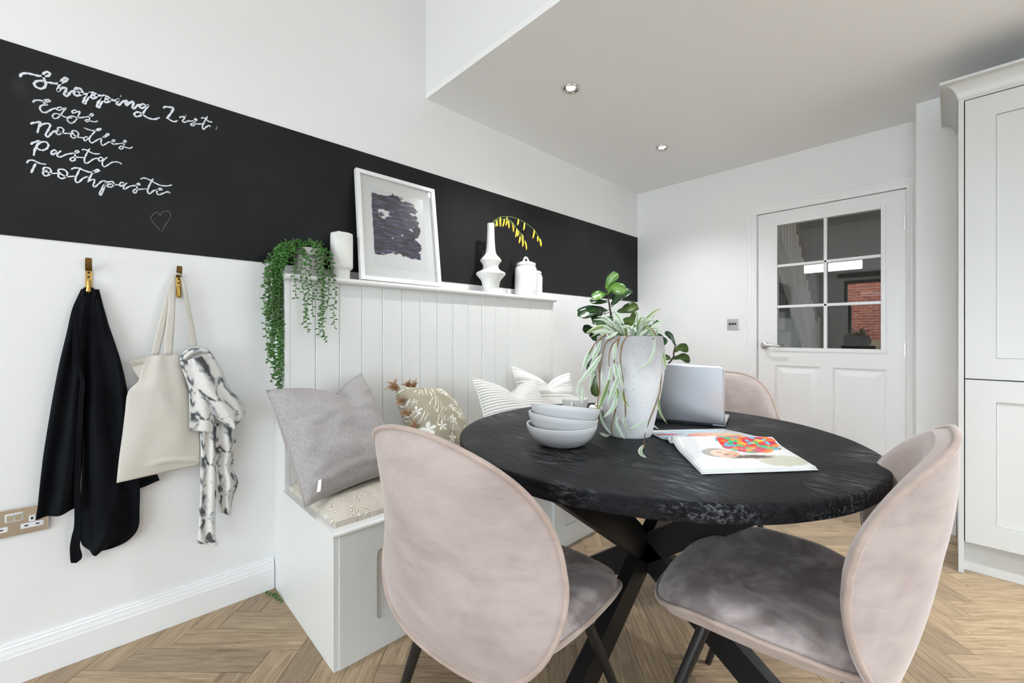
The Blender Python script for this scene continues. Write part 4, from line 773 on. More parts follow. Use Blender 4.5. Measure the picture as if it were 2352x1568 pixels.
# ------------------------------------------------------------------ downlights in the flat ceiling; the last two are unseen, added to brighten
for k, (x, y, en) in enumerate(((.628, 1.807, 120), (.628, 2.840, 75), (3.05, 1.807, 110), (3.95, 1.807, 420))):
    t = thing('downlight', (x, y, CZ - .006), ['round chrome ceiling downlight nearest the bulkhead edge', 'round chrome ceiling downlight farther along, toward the door wall', 'ceiling downlight over the kitchen floor, nearest the bulkhead', 'ceiling downlight over the kitchen, nearest the window wall'][k], 'downlight', 'recessed ceiling downlights')
    q = MB(); q.lathe([(.030, .004), (.033, -.001), (.040, -.003), (.045, .002), (.045, .006)], (x, y, CZ - .006), 40, caps=False); q.build('bezel', 'chrome', t, True)
    q = MB(); q.lathe([(.030, .004), (.024, .0055)], (x, y, CZ - .006), 40, caps=False); q.build('baffle', 'lens', t, True)
    q = MB(); q.lathe([(.0245, .0050), (.001, .0050)], (x, y, CZ - .006), 40); q.build('bulb', 'lamp', t)
    l = bpy.data.lights.new('downlight_beam', 'SPOT'); l.energy = en; l.spot_size = math.radians(125); l.spot_blend = .8; l.shadow_soft_size = .03; l.color = (.96, .98, 1)
    lo = bpy.data.objects.new('downlight_beam', l); lo.location = (x, y, CZ - .02); COL.objects.link(lo)

# linear light hanging in the extension behind the viewer (seen only as a reflection)
ll = thing('linear_pendant_light', (.68, -1.5, 2.16), 'bright linear light reflected in the door glass', 'pendant light')
MB().box(.30, 1.05, -1.53, -1.47, 2.165, 2.30, .004).build('diffuser', 'led', ll)
MB().box(.29, 1.06, -1.54, -1.46, 2.30, 2.33, .003).build('housing', 'anthracite', ll)
for x in (.42, .93): MB().tube([(x, -1.5, 2.33), (x, -1.5, roof_z(-1.5))], .004, 8).build('suspension_rod', 'steel', ll)

# ------------------------------------------------------------------ chalkboard band with the written list
cb = thing('chalkboard', (0.0, 1.0, 1.40), 'long black chalkboard band across the left wall', 'chalkboard')
SEAM = 1.168
for a, b in ((ROOM_Y0 + 2.6, SEAM - .0006), (SEAM + .0006, ROOM_Y1 - .002)):
    MB().box(.0002, .003, a, b, 1.402, 2.006).build('board_panel', 'board', cb)
def writing(name, strokes, mat, x=.0036):
    m = MB()
    for pts, w in strokes:
        P = catmull([(p[0], p[1], 0) for p in pts], 6) if len(pts) > 2 else [Vector((p[0], p[1], 0)) for p in pts]
        vs = []; k = len(P)
        for i, p in enumerate(P):
            t = (P[min(i + 1, k - 1)] - P[max(i - 1, 0)]); t = t.normalized() if t.length > 1e-9 else Vector((1, 0, 0))
            nn = Vector((-t.y, t.x, 0)); e = 1 if k < 4 else min(1, .65 + .35 * min(i, k - 1 - i) / 3)
            ww = w * .5 * e * (1 + .18 * math.sin(i * .9 + len(m.v)))
            vs += [(x, p.x + nn.x * ww, p.y + nn.y * ww), (x, p.x - nn.x * ww, p.y - nn.y * ww)]
        m.add(vs, [(2 * i, 2 * i + 1, 2 * i + 3, 2 * i + 2) for i in range(k - 1)])
        x += 2e-5
    return m.build(name, mat, cb)
for name, strokes in WRITING.items():
    o = writing('chalk_' + name, strokes, 'chalkfaint' if 'doodle' in name else 'chalk')
    o['label'] = {'shopping_list': 'white chalk heading reading Shopping List:', 'eggs': 'chalk word Eggs', 'noodles': 'chalk word Noodles', 'pasta': 'chalk word Pasta', 'toothpaste': 'chalk word Toothpaste', 'heart_doodle': 'faint chalk heart outline'}[name]

# ------------------------------------------------------------------ socket, light switch
sk = thing('wall_socket', (0.0, -.20, .462), 'polished chrome double wall socket behind the black apron', 'socket')
sy0, sy1, sz0, sz1 = -.272, -.125, .462, .548
MB().box(.0005, .007, sy0, sy1, sz0, sz1, .0018).build('face_plate', 'chrome', sk)
ym = (sy0 + sy1) / 2
q = MB().box(.006, .0085, ym - .019, ym + .019, sz1 - .040, sz1 - .014, .002); fr_ = q.build('rocker_frame', 'plasticwhite', sk)
for s_ in (-1, 1): MB().box(.0075, .0115, ym + s_ * .0085 - .0065, ym + s_ * .0085 + .0065, sz1 - .037, sz1 - .017, .0015).build('rocker', 'chrome', sk)
for c in (sy0 + .036, sy1 - .036):
    MB().box(.006, .0085, c - .025, c + .025, sz0 + .018, sz0 + .034, .003).build('socket_insert', 'plasticwhite', sk)
    MB().box(.006, .0085, c - .008, c + .008, sz0 + .036, sz0 + .056, .003).build('socket_insert', 'plasticwhite', sk)
    q = MB(); q.box(.008, .0088, c - .016, c - .008, sz0 + .024, sz0 + .028).box(.008, .0088, c + .008, c + .016, sz0 + .024, sz0 + .028).box(.008, .0088, c - .0025, c + .0025, sz0 + .042, sz0 + .050)
    q.build('pin_slots', 'dark', sk)
sw = thing('light_switch', (.84, ROOM_Y1, 1.135), 'small chrome light switch plate with three toggles beside the door', 'switch')
q = MB().box(.796, .884, ROOM_Y1 - .0065, ROOM_Y1 - .0005, 1.136, 1.220, .0015); q.build('switch_plate', 'steel', sw)
for k in (-1, 0, 1):
    MB().lathe([(.0065, 0), (.0055, .002)], (0, 0, 0), 16)
    q = MB(); c = .838 + k * .0185
    q.tube([(c, ROOM_Y1 - .0065, 1.180), (c, ROOM_Y1 - .009, 1.180)], .0075, 16).tube([(c, ROOM_Y1 - .009, 1.180), (c, ROOM_Y1 - .021, 1.187)], [.0035, .005], 12)
    q.build('toggle', 'lens', sw, True, angle=40)
for c in (.808, .870): MB().tube([(c, ROOM_Y1 - .0065, 1.178), (c, ROOM_Y1 - .0078, 1.178)], .003, 10).build('screw', 'dark', sw)

# ================================================================== FURNITURE
from mathutils import noise as mnoise
# ------------------------------------------------------------------ tall kitchen cabinet
CX0, CX1, CY = 2.068, 2.69, 2.844
cab = thing('tall_cabinet', (2.38, 3.08, 0.0), 'tall pale grey shaker larder cabinet at the right edge', 'cabinet')
MB().box(CX0, CX0 + .018, CY - .006, YN - .002, .001, 2.176, .001).build('end_panel', 'cab', cab)
MB().box(CX0 + .018, CX1, CY + .02, YN - .002, .14, 2.176).build('carcass', 'dark', cab)
MB().box(CX0 + .018, CX1, CY + .045, CY + .063, .001, .140).build('plinth', 'cab', cab)
MB().box(CX0 + .0181, CX1, CY - .004, CY + .03, 2.166, 2.180).build('top_rail', 'cab', cab)
def shaker(name, x0, x1, z0, z1, fw=.094):
    m = MB(); y0, y1 = CY - .004, CY + .016
    m.box(x0, x0 + fw, y0, y1, z0, z1).box(x1 - fw, x1, y0, y1, z0, z1).box(x0 + fw, x1 - fw, y0, y1, z0, z0 + fw).box(x0 + fw, x1 - fw, y0, y1, z1 - fw, z1)
    d = m.build(name, 'cab', cab)
    MB().box(x0 + fw + .0013, x1 - fw - .0013, y0 + .009, y1 - .002, z0 + fw + .0013, z1 - fw - .0013).build('door_panel', 'cab', d)  # dark-coloured carcass shows through the edge gap as a painted shadow line
shaker('cabinet_door', CX0 + .0215, CX1, .894, 2.161)
shaker('cabinet_door', CX0 + .0215, CX1, .148, .889)
# scooped cornice along the front and the left return
prof = [(0, 0), (.003, 0)] + [(.003 + .055 * (1 - math.cos(a)), .066 * math.sin(a) + .0) for a in [PI / 2 * k / 10 for k in range(11)]] + [(.060, .066), (.060, .078), (0, .078)]
m = MB(); n = len(prof); cv = []
zc = 2.176
for u, v in prof: cv.append((CX0 - u, YN - .006, zc + v))
for u, v in prof: cv.append((CX0 - u, CY - .004 - u, zc + v))
for u, v in prof: cv.append((CX1, CY - .004 - u, zc + v))
fs = [(s * n + k, s * n + (k + 1) % n, (s + 1) * n + (k + 1) % n, (s + 1) * n + k) for s in (0, 1) for k in range(n)] + [tuple(range(n)), tuple(range(2 * n, 3 * n))]
m.add(cv, fs); m.build('cornice', 'cab', cab, True, angle=35)

# ------------------------------------------------------------------ built-in bench with boarded back and ledge
BY0, BY1, BXP, BXF = .537, 2.226, .150, .664
SEAT = .455
bench = thing('banquette_bench', (.33, 1.38, 0.0), 'pale grey built-in bench with boarded back and ledge', 'bench')
MB().box(.0005, BXP - .012, BY0 + .018, BY1 - .018, .0005, 1.318).build('back_carcass', 'bench', bench)
for y0, y1 in ((BY0, BY0 + .018), (BY1 - .018, BY1)):
    MB().prism([(.0005, .0005), (BXF - .004, .0005), (BXF - .004, .437), (BXP, .437), (BXP, 1.318), (.0005, 1.318)], lambda u, v, s, y0=y0, y1=y1: (u, (y1 if s else y0), v)).build('end_panel', 'bench', bench)
nb = 16; bwid = (BY1 - BY0 - .036) / nb
for k in range(nb):                                  # tongue and groove boards with a V joint
    a = BY0 + .018 + k * bwid; b = a + bwid; c = .0032
    if k == 0: a = BY0 + .0182
    MB().prism([(a + .0004, BXP - .012), (b - .0004, BXP - .012), (b - .0004, BXP - c), (b - c, BXP), (a + c, BXP), (a + .0004, BXP - c)], lambda u, v, s: (v, u, 1.318 if s else SEAT)).build('tongue_and_groove_board', 'bench', bench)
MB().box(BXP - .004, BXP + .0005, BY0 + .001, BY0 + .019, SEAT, 1.318).build('edge_strip', 'bench', bench)
# ledge with a bull-nosed lip
lp = [(0.0005, 1.318), (BXP + .016, 1.318)] + [(BXP + .016 + .012 * math.sin(a), 1.331 - .013 * math.cos(a)) for a in [PI * k / 8 for k in range(1, 8)]] + [(BXP + .016, 1.344), (.0005, 1.344)]
MB().prism(lp, lambda u, v, s: (u, (BY1 + .006 if s else BY0 - .004), v)).build('ledge', 'bench', bench, True, angle=40)
# seat board with rounded front
sp = [(BXP, SEAT - .018), (BXF + .003, SEAT - .018)] + [(BXF + .003 + .010 * math.sin(a), SEAT - .009 - .009 * math.cos(a)) for a in [PI * k / 8 for k in range(1, 8)]] + [(BXF + .003, SEAT), (BXP, SEAT)]
MB().prism(sp, lambda u, v, s: (u, (BY1 + .008 if s else BY0 - .008), v)).build('seat_board', 'bench', bench, True, angle=40)
# front with recessed panels (rounded corners)
pan = [(.684, 1.12), (1.20, 1.63), (1.71, 2.13)]
m = MB(); xa, xb = BXF - .02, BXF
z0p, z1p = .105, .348
ed = [BY0 + .0181] + [v for p in pan for v in p] + [BY1 - .0181]
for k in range(0, len(ed), 2): m.box(xa, xb, ed[k], ed[k + 1], .0005, .4365)
for a, b in pan: m.box(xa, xb, a, b, .0005, z0p).box(xa, xb, a, b, z1p, .4365)
for a, b in pan:                                      # corner fillets
    for cy, sy_ in ((a, 1), (b, -1)):
        for cz_, sz_ in ((z0p, 1), (z1p, -1)):
            r = .018; poly = [(cy, cz_)] + [(cy + sy_ * (r - r * math.sin(t)), cz_ + sz_ * (r - r * math.cos(t))) for t in [PI / 2 * q / 6 for q in range(7)]]
            m.prism(poly, lambda u, v, s: (xb if s else xa, u, v))
m.build('front_frame', 'bench', bench)
for a, b in pan: MB().box(xa - .012, xa + .006, a - .001, b + .001, z0p - .001, z1p + .001).build('recessed_panel', 'bench', bench)

# ------------------------------------------------------------------ soft furnishings
def pillow(name, TL, TR, BR, BL, thick, mat, label, chop=0.0, chop_u=0.0, wr=.006, seed=1.0, pinch=.07, n=34, uvs=(1, 1), cat='cushion', parts=None):
    TL, TR, BR, BL = map(Vector, (TL, TR, BR, BL))
    nrm = ((TR - BL).cross(TL - BR)).normalized()
    if nrm.x < 0: nrm = -nrm
    side = (TR - TL + BR - BL).normalized(); upv = (TL - BL + TR - BR).normalized()
    hgt = ((TL - BL).length + (TR - BR).length) / 2
    def P(u, v, sgn):
        a, b = u * 2 - 1, v * 2 - 1
        aa = a * (1 - pinch * (1 - b * b) * abs(a) ** 3); bb = b * (1 - pinch * (1 - a * a) * abs(b) ** 3)
        uu, vv = (aa + 1) / 2, (bb + 1) / 2
        p = BL.lerp(BR, uu).lerp(TL.lerp(TR, uu), vv)
        h = thick / 2 * (max(0, (1 - abs(a) ** 2.4)) * max(0, (1 - abs(b) ** 2.4))) ** .5
        if chop:
            g_ = math.exp(-((a - chop_u) / .16) ** 2) * smoothstep(-.1, 1, b); g2 = math.exp(-((a - chop_u) / .55) ** 2) * smoothstep(.1, 1, b)
            p = p - upv * hgt * (chop * g2 * .7 + chop * g_ * .3); h *= 1 - .45 * g_
        h += sgn * 0
        e = min(1, 8 * (1 - max(abs(a), abs(b))))
        w_ = mnoise.noise(Vector((a * 2.2 + seed, b * 2.2, seed + sgn))) * wr + (1 - abs(mnoise.noise(Vector((a * 1.4 + seed * 3 + b, b * 4.0, seed))))) ** 6 * wr * .9
        return p + nrm * sgn * (h + w_ * e)
    m = MB()
    uf = lambda u, v: (u * uvs[0], v * uvs[1])
    m.grid(lambda u, v: P(u, v, 1), n, n, uvf=uf).grid(lambda u, v: P(u, v, -1), n, n, flip=True, uvf=uf)
    def edge(t):
        t = t % 4
        if t < 1: return P(t, 0, 1)
        if t < 2: return P(1, t - 1, 1)
        if t < 3: return P(3 - t, 1, 1)
        return P(0, 4 - t, 1)
    base = (TL + TR + BR + BL) / 4; base.z = min(p[2] for p in m.v)
    t = thing(name, tuple(base), label, cat, 'scatter cushions on the bench')
    m.build('cover', mat, t, True)
    sm = MB(); sm.tube([edge(k / 14) for k in range(56)], .0028, 6, closed=True); sm.build('seam', mat, t, True)
    return t, P, edge, nrm
# seat pad
def seat_pad():
    y0, y1, x0, x1, z0, z1 = .553, 2.205, .158, .636, SEAT + .0005, .512
    m = MB(); nu, nv = 60, 20
    def top(u, v):
        a, b = 2 * u - 1, 2 * v - 1
        h = (max(0, 1 - abs(a) ** 26) * max(0, 1 - abs(b) ** 9)) ** .45
        return (lerp(x0, x1, v), lerp(y0, y1, u), lerp(z0 + .018, z1, h) + .003 * mnoise.noise(Vector((u * 12, v * 4, 2))))
    uf = lambda u, v: (u * 3.44, v)
    m.grid(top, nu, nv, uvf=uf)
    bor = [top(k / nu, 0) for k in range(nu + 1)] + [top(1, k / nv) for k in range(1, nv + 1)] + [top(1 - k / nu, 1) for k in range(1, nu + 1)] + [top(0, 1 - k / nv) for k in range(1, nv)]
    nb_ = len(bor)
    low = [(p[0], p[1], z0) for p in bor]
    fs = [(k, nb_ + k, nb_ + (k + 1) % nb_, (k + 1) % nb_) for k in range(nb_)]
    us = []
    for k in range(nb_):
        def q(p, zz): return ((p[1] - y0) / .48, (p[0] - x0) / .48 + zz)
        a, b = bor[k], bor[(k + 1) % nb_]; us.append([q(a, 0), q(a, .05), q(b, .05), q(b, 0)])
    m.add(bor + low, fs, us); m.add(low, [tuple(range(nb_))], [[(0, 0)] * nb_])
    return m
tag(seat_pad().build('seat_pad', 'chevron', smooth=True, angle=60), 'long cream feather-patterned pad lying on the bench seat', 'seat pad')

t, P, edge, nrm = pillow('linen_cushion', (.295, .432, .888), (.205, .835, .926), (.455, .905, .535), (.520, .495, .508), .17, 'linen', 'large grey linen cushion leaning at the near end of the bench', chop=.15, chop_u=.22, wr=.014, seed=3.1, pinch=.05)
lb = P(.10, .13, 1) + nrm * .004
q = MB(); d1 = Vector((.012, -.010, -.036)); d2 = Vector((.007, .008, .003))
q.add([lb, lb + d2, lb + d1 + d2 * 1.2, lb + d1], [(0, 1, 2, 3)]); q.build('care_label', 'tagwhite', t, solid=.0006)

t, P, edge, nrm = pillow('floral_cushion', (.330, .935, .860), (.205, 1.255, .812), (.330, 1.365, .520), (.500, 1.020, .525), .20, 'floral', 'taupe cushion with white flowers and tan raffia tassels', chop=.02, wr=.006, seed=8.3, pinch=.02)
def tassel(c, d, ln, seed):
    rnd = random.Random(seed); m = MB(); d = Vector(d).normalized()
    for k in range(26):
        r = Vector((rnd.gauss(0, 1), rnd.gauss(0, 1), rnd.gauss(0, 1))).normalized()
        e = (d + r * .75).normalized(); l = ln * rnd.uniform(.55, 1.1)
        p0 = Vector(c); p1 = p0 + e * l * .5 + Vector((0, 0, .004)); p2 = p0 + e * l + Vector((0, 0, -.008 * rnd.random()))
        m.tube([p0, p1, p2], [.0022, .0019, .0012], 4)
    return m
for k, tt in enumerate((3.0, 3.04, 3.2, 3.36, 3.52, 3.68, 3.84)):
    c = edge(tt)
    tassel(c, nrm * .3 + Vector((0, -.6, .35)), .042 if k else .05, k).build('tassel', 'tassel', t)
for k, tt in enumerate((2.62, 2.72)):
    tassel(edge(tt) + Vector((0, 0, .004)), (-.1, -.25, 1), .050, 40 + k).build('tassel', 'tassel', t)

pillow('striped_cushion', (.345, 1.360, .873), (.330, 1.850, .832), (.520, 1.790, .515), (.520, 1.335, .515), .14, 'stripefine', 'white cushion with fine grey pinstripes beside the table', chop=.20, chop_u=.0, wr=.004, seed=5.5)
pillow('striped_cushion', (.205, 1.770, .905), (.300, 2.215, .845), (.400, 2.190, .520), (.310, 1.780, .518), .13, 'stripewide', 'white cushion with broken charcoal bands at the far end of the bench', chop=.22, chop_u=.08, wr=.004, seed=9.1)

# ------------------------------------------------------------------ coat hooks
def hook(y, label, strap_gap=0):
    t = thing('coat_hook', (0.0, y, 1.235), label, 'coat hook', 'brass coat hooks on the wall')
    w = .0085
    pl = MB().box(.0005, .004, y - w, y + w, 1.238, 1.312, .001); pl.build('hook_plate', 'brass', t)
    top = [(.002, 1.310), (.012, 1.316), (.024, 1.330), (.030, 1.350)]
    m = MB(); P_ = catmull([(a, 0, b) for a, b in top], 5)
    vs = []
    for i, p in enumerate(P_):
        tw = w * (.82 if i == len(P_) - 1 else 1)
        for dx in (-.0014, .0014): vs += [(p.x + dx, y - tw, p.z - dx * .6), (p.x + dx, y + tw, p.z - dx * .6)]
    fs = []
    for i in range(len(P_) - 1):
        a = i * 4; fs += [(a, a + 1, a + 5, a + 4), (a + 2, a + 6, a + 7, a + 3), (a, a + 4, a + 6, a + 2), (a + 1, a + 3, a + 7, a + 5)]
    e = (len(P_) - 1) * 4; fs += [(e, e + 1, e + 3, e + 2)]
    m.add(vs, fs); m.build('upper_prong', 'brassdark', t, True, angle=40)
    low = catmull([(.003, 0, 1.240), (.016, 0, 1.233), (.026, 0, 1.240), (.022, 0, 1.262), (.020, 0, 1.276)], 5)
    m = MB(); vs = []
    for i, p in enumerate(low):
        tw = .0075 * lerp(1, .62, i / len(low))
        vs += [(p.x, y - tw, p.z), (p.x, y + tw, p.z)]
    m.add(vs, [(2 * i, 2 * i + 1, 2 * i + 3, 2 * i + 2) for i in range(len(low) - 1)]); m.build('lower_prong', 'brass', t, True, solid=.0026)
    for z in (1.304, 1.289):
        q = MB(); q.tube([(.004, y, z), (.0052, y, z)], .0034, 14); q.build('screw', 'lens', t)
    return t
hook(-.033, 'brass coat hook holding the black apron')
hook(.209, 'brass coat hook holding the canvas tote bag')

# ------------------------------------------------------------------ hanging cloths
def rowfn(rows):
    Ls = catmull([(a[0], a[1], 0) for a, b in rows], 6); Rs = catmull([(b[0], b[1], 0) for a, b in rows], 6); k = len(Ls) - 1
    def f(s, t):
        x = t * k; i = min(int(x), k - 1); u = x - i
        l = Ls[i].lerp(Ls[i + 1], u); r = Rs[i].lerp(Rs[i + 1], u)
        return l.lerp(r, s)
    return f
def sheet(rows, xf, nu=28, nv=60, uvs=(1, 1)):
    f = rowfn(rows)
    def P(s, t):
        p = f(s, t); return (max(.004, xf(s, t)), p.x, p.y)
    return MB().grid(P, nu, nv, uvf=lambda u, v: (u * uvs[0], v * uvs[1]))
ap = thing('apron', (.03, -.05, .30), 'black apron hanging from the left hook', 'apron')
m = sheet(APRON_LEFT, lambda s, t: .022 + .028 * math.sin(PI * min(1, .15 + .8 * s)) * smoothstep(0, .3, t) + .014 * math.sin(s * 10 + t * 2.0) * smoothstep(.03, .4, t) + .004 * mnoise.noise(Vector((s * 3, t * 5, 1))))
m.build('apron_skirt', 'apron', ap, True, solid=.0025)
m = sheet(APRON_RIGHT, lambda s, t: .018 + .024 * math.sin(PI * s) * smoothstep(0, .25, t) + .018 * math.sin(s * 8.5 - t * 3.5 + 1) * smoothstep(.03, .4, t) + .018 * math.exp(-((s + t * .9 - 1.15) / .10) ** 2) * (1 - s * .4) + .004 * mnoise.noise(Vector((s * 4, t * 6, 5))))
m.build('apron_bib', 'apron', ap, True, solid=.0025)
m = sheet(APRON_TIE, lambda s, t: .052 + .006 * math.sin(t * 9) - .030 * smoothstep(.78, .9, t), 6, 70); m.build('waist_tie', 'apron', ap, True, solid=.003)
m = sheet(APRON_TIE_END, lambda s, t: .022 + .004 * math.sin(t * 6), 6, 20); m.build('waist_tie', 'apron', ap, True, solid=.003)
q = MB(); q.tube(catmull([(.026, -.047, 1.222), (.020, -.043, 1.243), (.018, -.033, 1.250), (.020, -.022, 1.243), (.026, -.014, 1.218)], 6), .0055, 8); q.build('neck_loop', 'apron', ap, True)
# stitched hem line along the skirt
fL = rowfn(APRON_LEFT)
tb = thing('tote_bag', (.05, .18, .52), 'natural canvas tote bag hanging from the right hook', 'bag')
BFX = lambda s, t, k=1: .056 + k * (.017 * math.sin(PI * s) ** .7 * math.sin(PI * min(1, max(0, t))) ** .6) + .004 * mnoise.noise(Vector((s * 4, t * 4, 9))) + .006 * math.exp(-((t - .96 + .10 * math.sin(s * 3)) / .025) ** 2) * smoothstep(.2, .5, s)
m = sheet(BAG, lambda s, t: BFX(s, t, 1), 30, 60, (1, 1)); m.build('bag_front', 'canvas', tb, True, solid=.0016)
m = sheet(BAG, lambda s, t: BFX(s, t, -1.1) - .002, 20, 40, (1, 1)); m.build('bag_back', 'canvas', tb, True, solid=.0016)
q = MB(); c = BAG_FLAP; q.add([(.052 + (.012 if i in (0,) else 0), p[0], p[1]) for i, p in enumerate(c)], [(0, 1, 2, 5), (5, 2, 3, 4)], [[(0, 0), (.3, 0), (.3, .1), (.05, .1)], [(.05, .1), (.3, .1), (.3, .3), (.1, .3)]])
q.build('folded_corner', 'canvas', tb, solid=.002)
for k, st_ in enumerate(BAG_STRAPS):
    x0_ = (.050, .060, .036)[k]
    m = sheet(st_, lambda s, t, x0_=x0_: lerp(x0_, .022, t ** 2) + .002 * math.sin(t * 5), 4, 30, (.12, 1)); m.build('handle_strap', 'canvas', tb, True, solid=.0022)
q = MB(); q.tube([(.020, .196, 1.318), (.022, .203, 1.322), (.020, .216, 1.318)], .004, 6)
q.build('strap_loop', 'canvas', tb, True)
sc = thing('scarf', (.07, .36, .30), 'white and charcoal ink-streaked scarf looped over the tote bag strap', 'scarf')
pl_ = lambda s, t, a, n_, ph=0: a * math.sin(s * n_ + ph + 1.2 * math.sin(t * 3))
m = sheet(SCARF['tail2'], lambda s, t: .042 + .010 * math.sin(PI * s) + pl_(s, t, .010, 11, .5) + .006 * math.sin(t * 12), 30, 50, (1.0, 2.2)); m.build('hanging_end', 'scarf', sc, True, solid=.001)
m = sheet(SCARF['tail'], lambda s, t: .056 + .010 * math.sin(PI * s) + pl_(s, t, .008, 9), 30, 60, (.8, 2.6)); m.build('hanging_end', 'scarf', sc, True, solid=.001)
m = sheet(SCARF['fold'], lambda s, t: 0.078 + .008 * math.sin(PI * s) + pl_(s, t, .005, 7, 2), 20, 30, (.8, 1.1)); m.build('folded_end', 'scarf', sc, True, solid=.001)
m = sheet(SCARF['loop'], lambda s, t: 0.070 + .032 * math.sin(PI * s) ** .8 + pl_(s, t, .0065, 13, 1), 36, 50, (1.2, 1.6)); m.build('looped_fold', 'scarf', sc, True, solid=.001)
m = sheet(SCARF['crown'], lambda s, t: .062 + .02 * math.sin(PI * s), 10, 20, (.4, .7)); m.build('looped_fold', 'scarf', sc, True, solid=.001)

# ------------------------------------------------------------------ things on the ledge
LZ = 1.3442
# trailing succulent in a concrete pot
PX, PY = .085, .655
tp = thing('trailing_plant', (PX, PY, LZ), 'trailing green bead-leaf plant in a grey pot at the near end of the ledge', 'plant')
MB().lathe([(.044, 0), (.056, .003), (.060, .10), (.061, .122), (.056, .122), (.054, .108)], (PX, PY, LZ), 36, caps=False).build('pot', 'greypot', tp, True, angle=40)
MB().lathe([(.054, .110), (.001, .116)], (PX, PY, LZ), 24).build('soil', 'soil', tp)
rs = random.Random(11); leaves = MB(); strands = []
def bead_leaf(p, d, up, L, Wd):
    d = d.normalized(); sd = d.cross(up); sd = sd.normalized() if sd.length > 1e-5 else d.orthogonal().normalized(); u2 = sd.cross(d)
    vs = [p]
    for t_, w_ in ((.30, .85), (.65, .9)):
        c = p + d * L * t_
        for a in range(5): vs.append(c + (sd * math.cos(a * 1.2566) + u2 * math.sin(a * 1.2566) * .6) * Wd * .5 * w_)
    vs.append(p + d * L)
    fs = [(0, 1 + (k + 1) % 5, 1 + k) for k in range(5)] + [(1 + k, 1 + (k + 1) % 5, 6 + (k + 1) % 5, 6 + k) for k in range(5)] + [(11, 6 + k, 6 + (k + 1) % 5) for k in range(5)]
    leaves.add([v[:] for v in vs], fs)
def strand(pts, gap=.0112, L=.0175):
    P_ = [p + Vector((rs.gauss(0, .0015), rs.gauss(0, .0015), 0)) for p in catmull(pts, 8)]
    strands.append(P_)
    acc = 0; side = 0
    for i in range(1, len(P_)):
        seg = P_[i] - P_[i - 1]; acc += seg.length
        while acc > gap:
            acc -= gap * rs.uniform(.8, 1.2); side += 1
            a = side * 2.4 + rs.uniform(-.5, .5)
            t_ = seg.normalized(); o1 = t_.orthogonal().normalized(); o2 = t_.cross(o1)
            dr = o1 * math.cos(a) + o2 * math.sin(a) + Vector((0, 0, -.25))
            bead_leaf(P_[i], dr, t_, L * rs.uniform(.75, 1.15), .0118 * rs.uniform(.8, 1.15))
top = Vector((PX, PY, LZ + .125))
def hang(y, x, zend, ystart=None, apex=.02):
    ys = PY + rs.uniform(-.04, .04) if ystart is None else ystart
    s = Vector((PX + rs.uniform(-.03, .03), ys, LZ + .115))
    e = Vector((x, y, 0)); pts = [s, Vector((lerp(s.x, x, .4), lerp(s.y, y, .45), LZ + .118 + apex * rs.uniform(.4, 1.2))), Vector((lerp(s.x, x, .85), lerp(s.y, y, .85), LZ + .065 + rs.uniform(-.02, .02)))]
    z = LZ + .0
    while z > zend + .03:
        pts.append(Vector((x + rs.gauss(0, .005), y + rs.gauss(0, .005), z))); z -= .075
    pts.append(Vector((x + rs.gauss(0, .004), y + rs.gauss(0, .004), zend)))
    strand(pts)
# big curtain round the near end
for k in range(15): hang(BY0 - .012 - rs.random() * .055, rs.uniform(.02, .15), LZ - rs.uniform(.12, .36), PY - .03)
for k in range(9): hang(BY0 - .010 - rs.random() * .022, rs.uniform(.10, .165), LZ - rs.uniform(.30, .50), PY - .02)
for k in range(3): hang(BY0 - .012 - rs.random() * .01, rs.uniform(.12, .15), LZ - rs.uniform(.44, .505), PY - .02)
# strands over the front lip
for y, ze in ((.565, .10), (.60, .20), (.612, .24), (.63, .17), (.667, .26), (.672, .20), (.68, .28), (.70, .14), (.72, .22), (.655, .10)):
    hang(y, BXP + .034 + rs.uniform(0, .008), LZ - ze, y, .008)
# crown heaped over the pot
for k in range(34):
    a = rs.uniform(0, 2 * PI); r = rs.uniform(.02, .075)
    p = [top + Vector((rs.uniform(-.02, .02), rs.uniform(-.02, .02), -.01)), top + Vector((math.cos(a) * r * .6, math.sin(a) * r * .6, rs.uniform(.01, .034))), top + Vector((math.cos(a) * r, math.sin(a) * r, rs.uniform(-.05, .012)))]
    p[2].x = max(.018, p[2].x); strand(p, .0092)
for k in range(22):
    p = [top + Vector((rs.uniform(-.02, .03), -.02, 0)), top + Vector((rs.uniform(-.03, .04), -.06, rs.uniform(-.005, .024))), top + Vector((rs.uniform(-.04, .06), -.115 - rs.random() * .03, rs.uniform(-.10, -.02)))]
    p[2].x = max(.018, p[2].x); strand(p, .0092)
for P_ in strands[:37]: MB().tube(P_, .0011, 4).build('trailing_stem', 'stemgreen', tp)
q = MB()
for P_ in strands[37:]: q.tube(P_, .0011, 4)
q.build('crown_stems', 'stemgreen', tp)
o = leaves.build('bead_leaves', 'pearl', tp, True); o['kind'] = 'stuff'
# fallen sprig on the floor by the bench
leaves = MB(); strands = []
strand([Vector((.030, .505, .006)), Vector((.055, .507, .008)), Vector((.085, .518, .006)), Vector((.115, .521, .008)), Vector((.145, .528, .006))], .009, .014)
sp_ = thing('fallen_sprig', (.08, .51, .0), 'small green sprig lying on the floor by the bench corner', 'sprig')
MB().tube(strands[0], .0012, 5).build('stem', 'stemgreen', sp_)
o = leaves.build('sprig_leaves', 'pearl', sp_, True); o['kind'] = 'stuff'

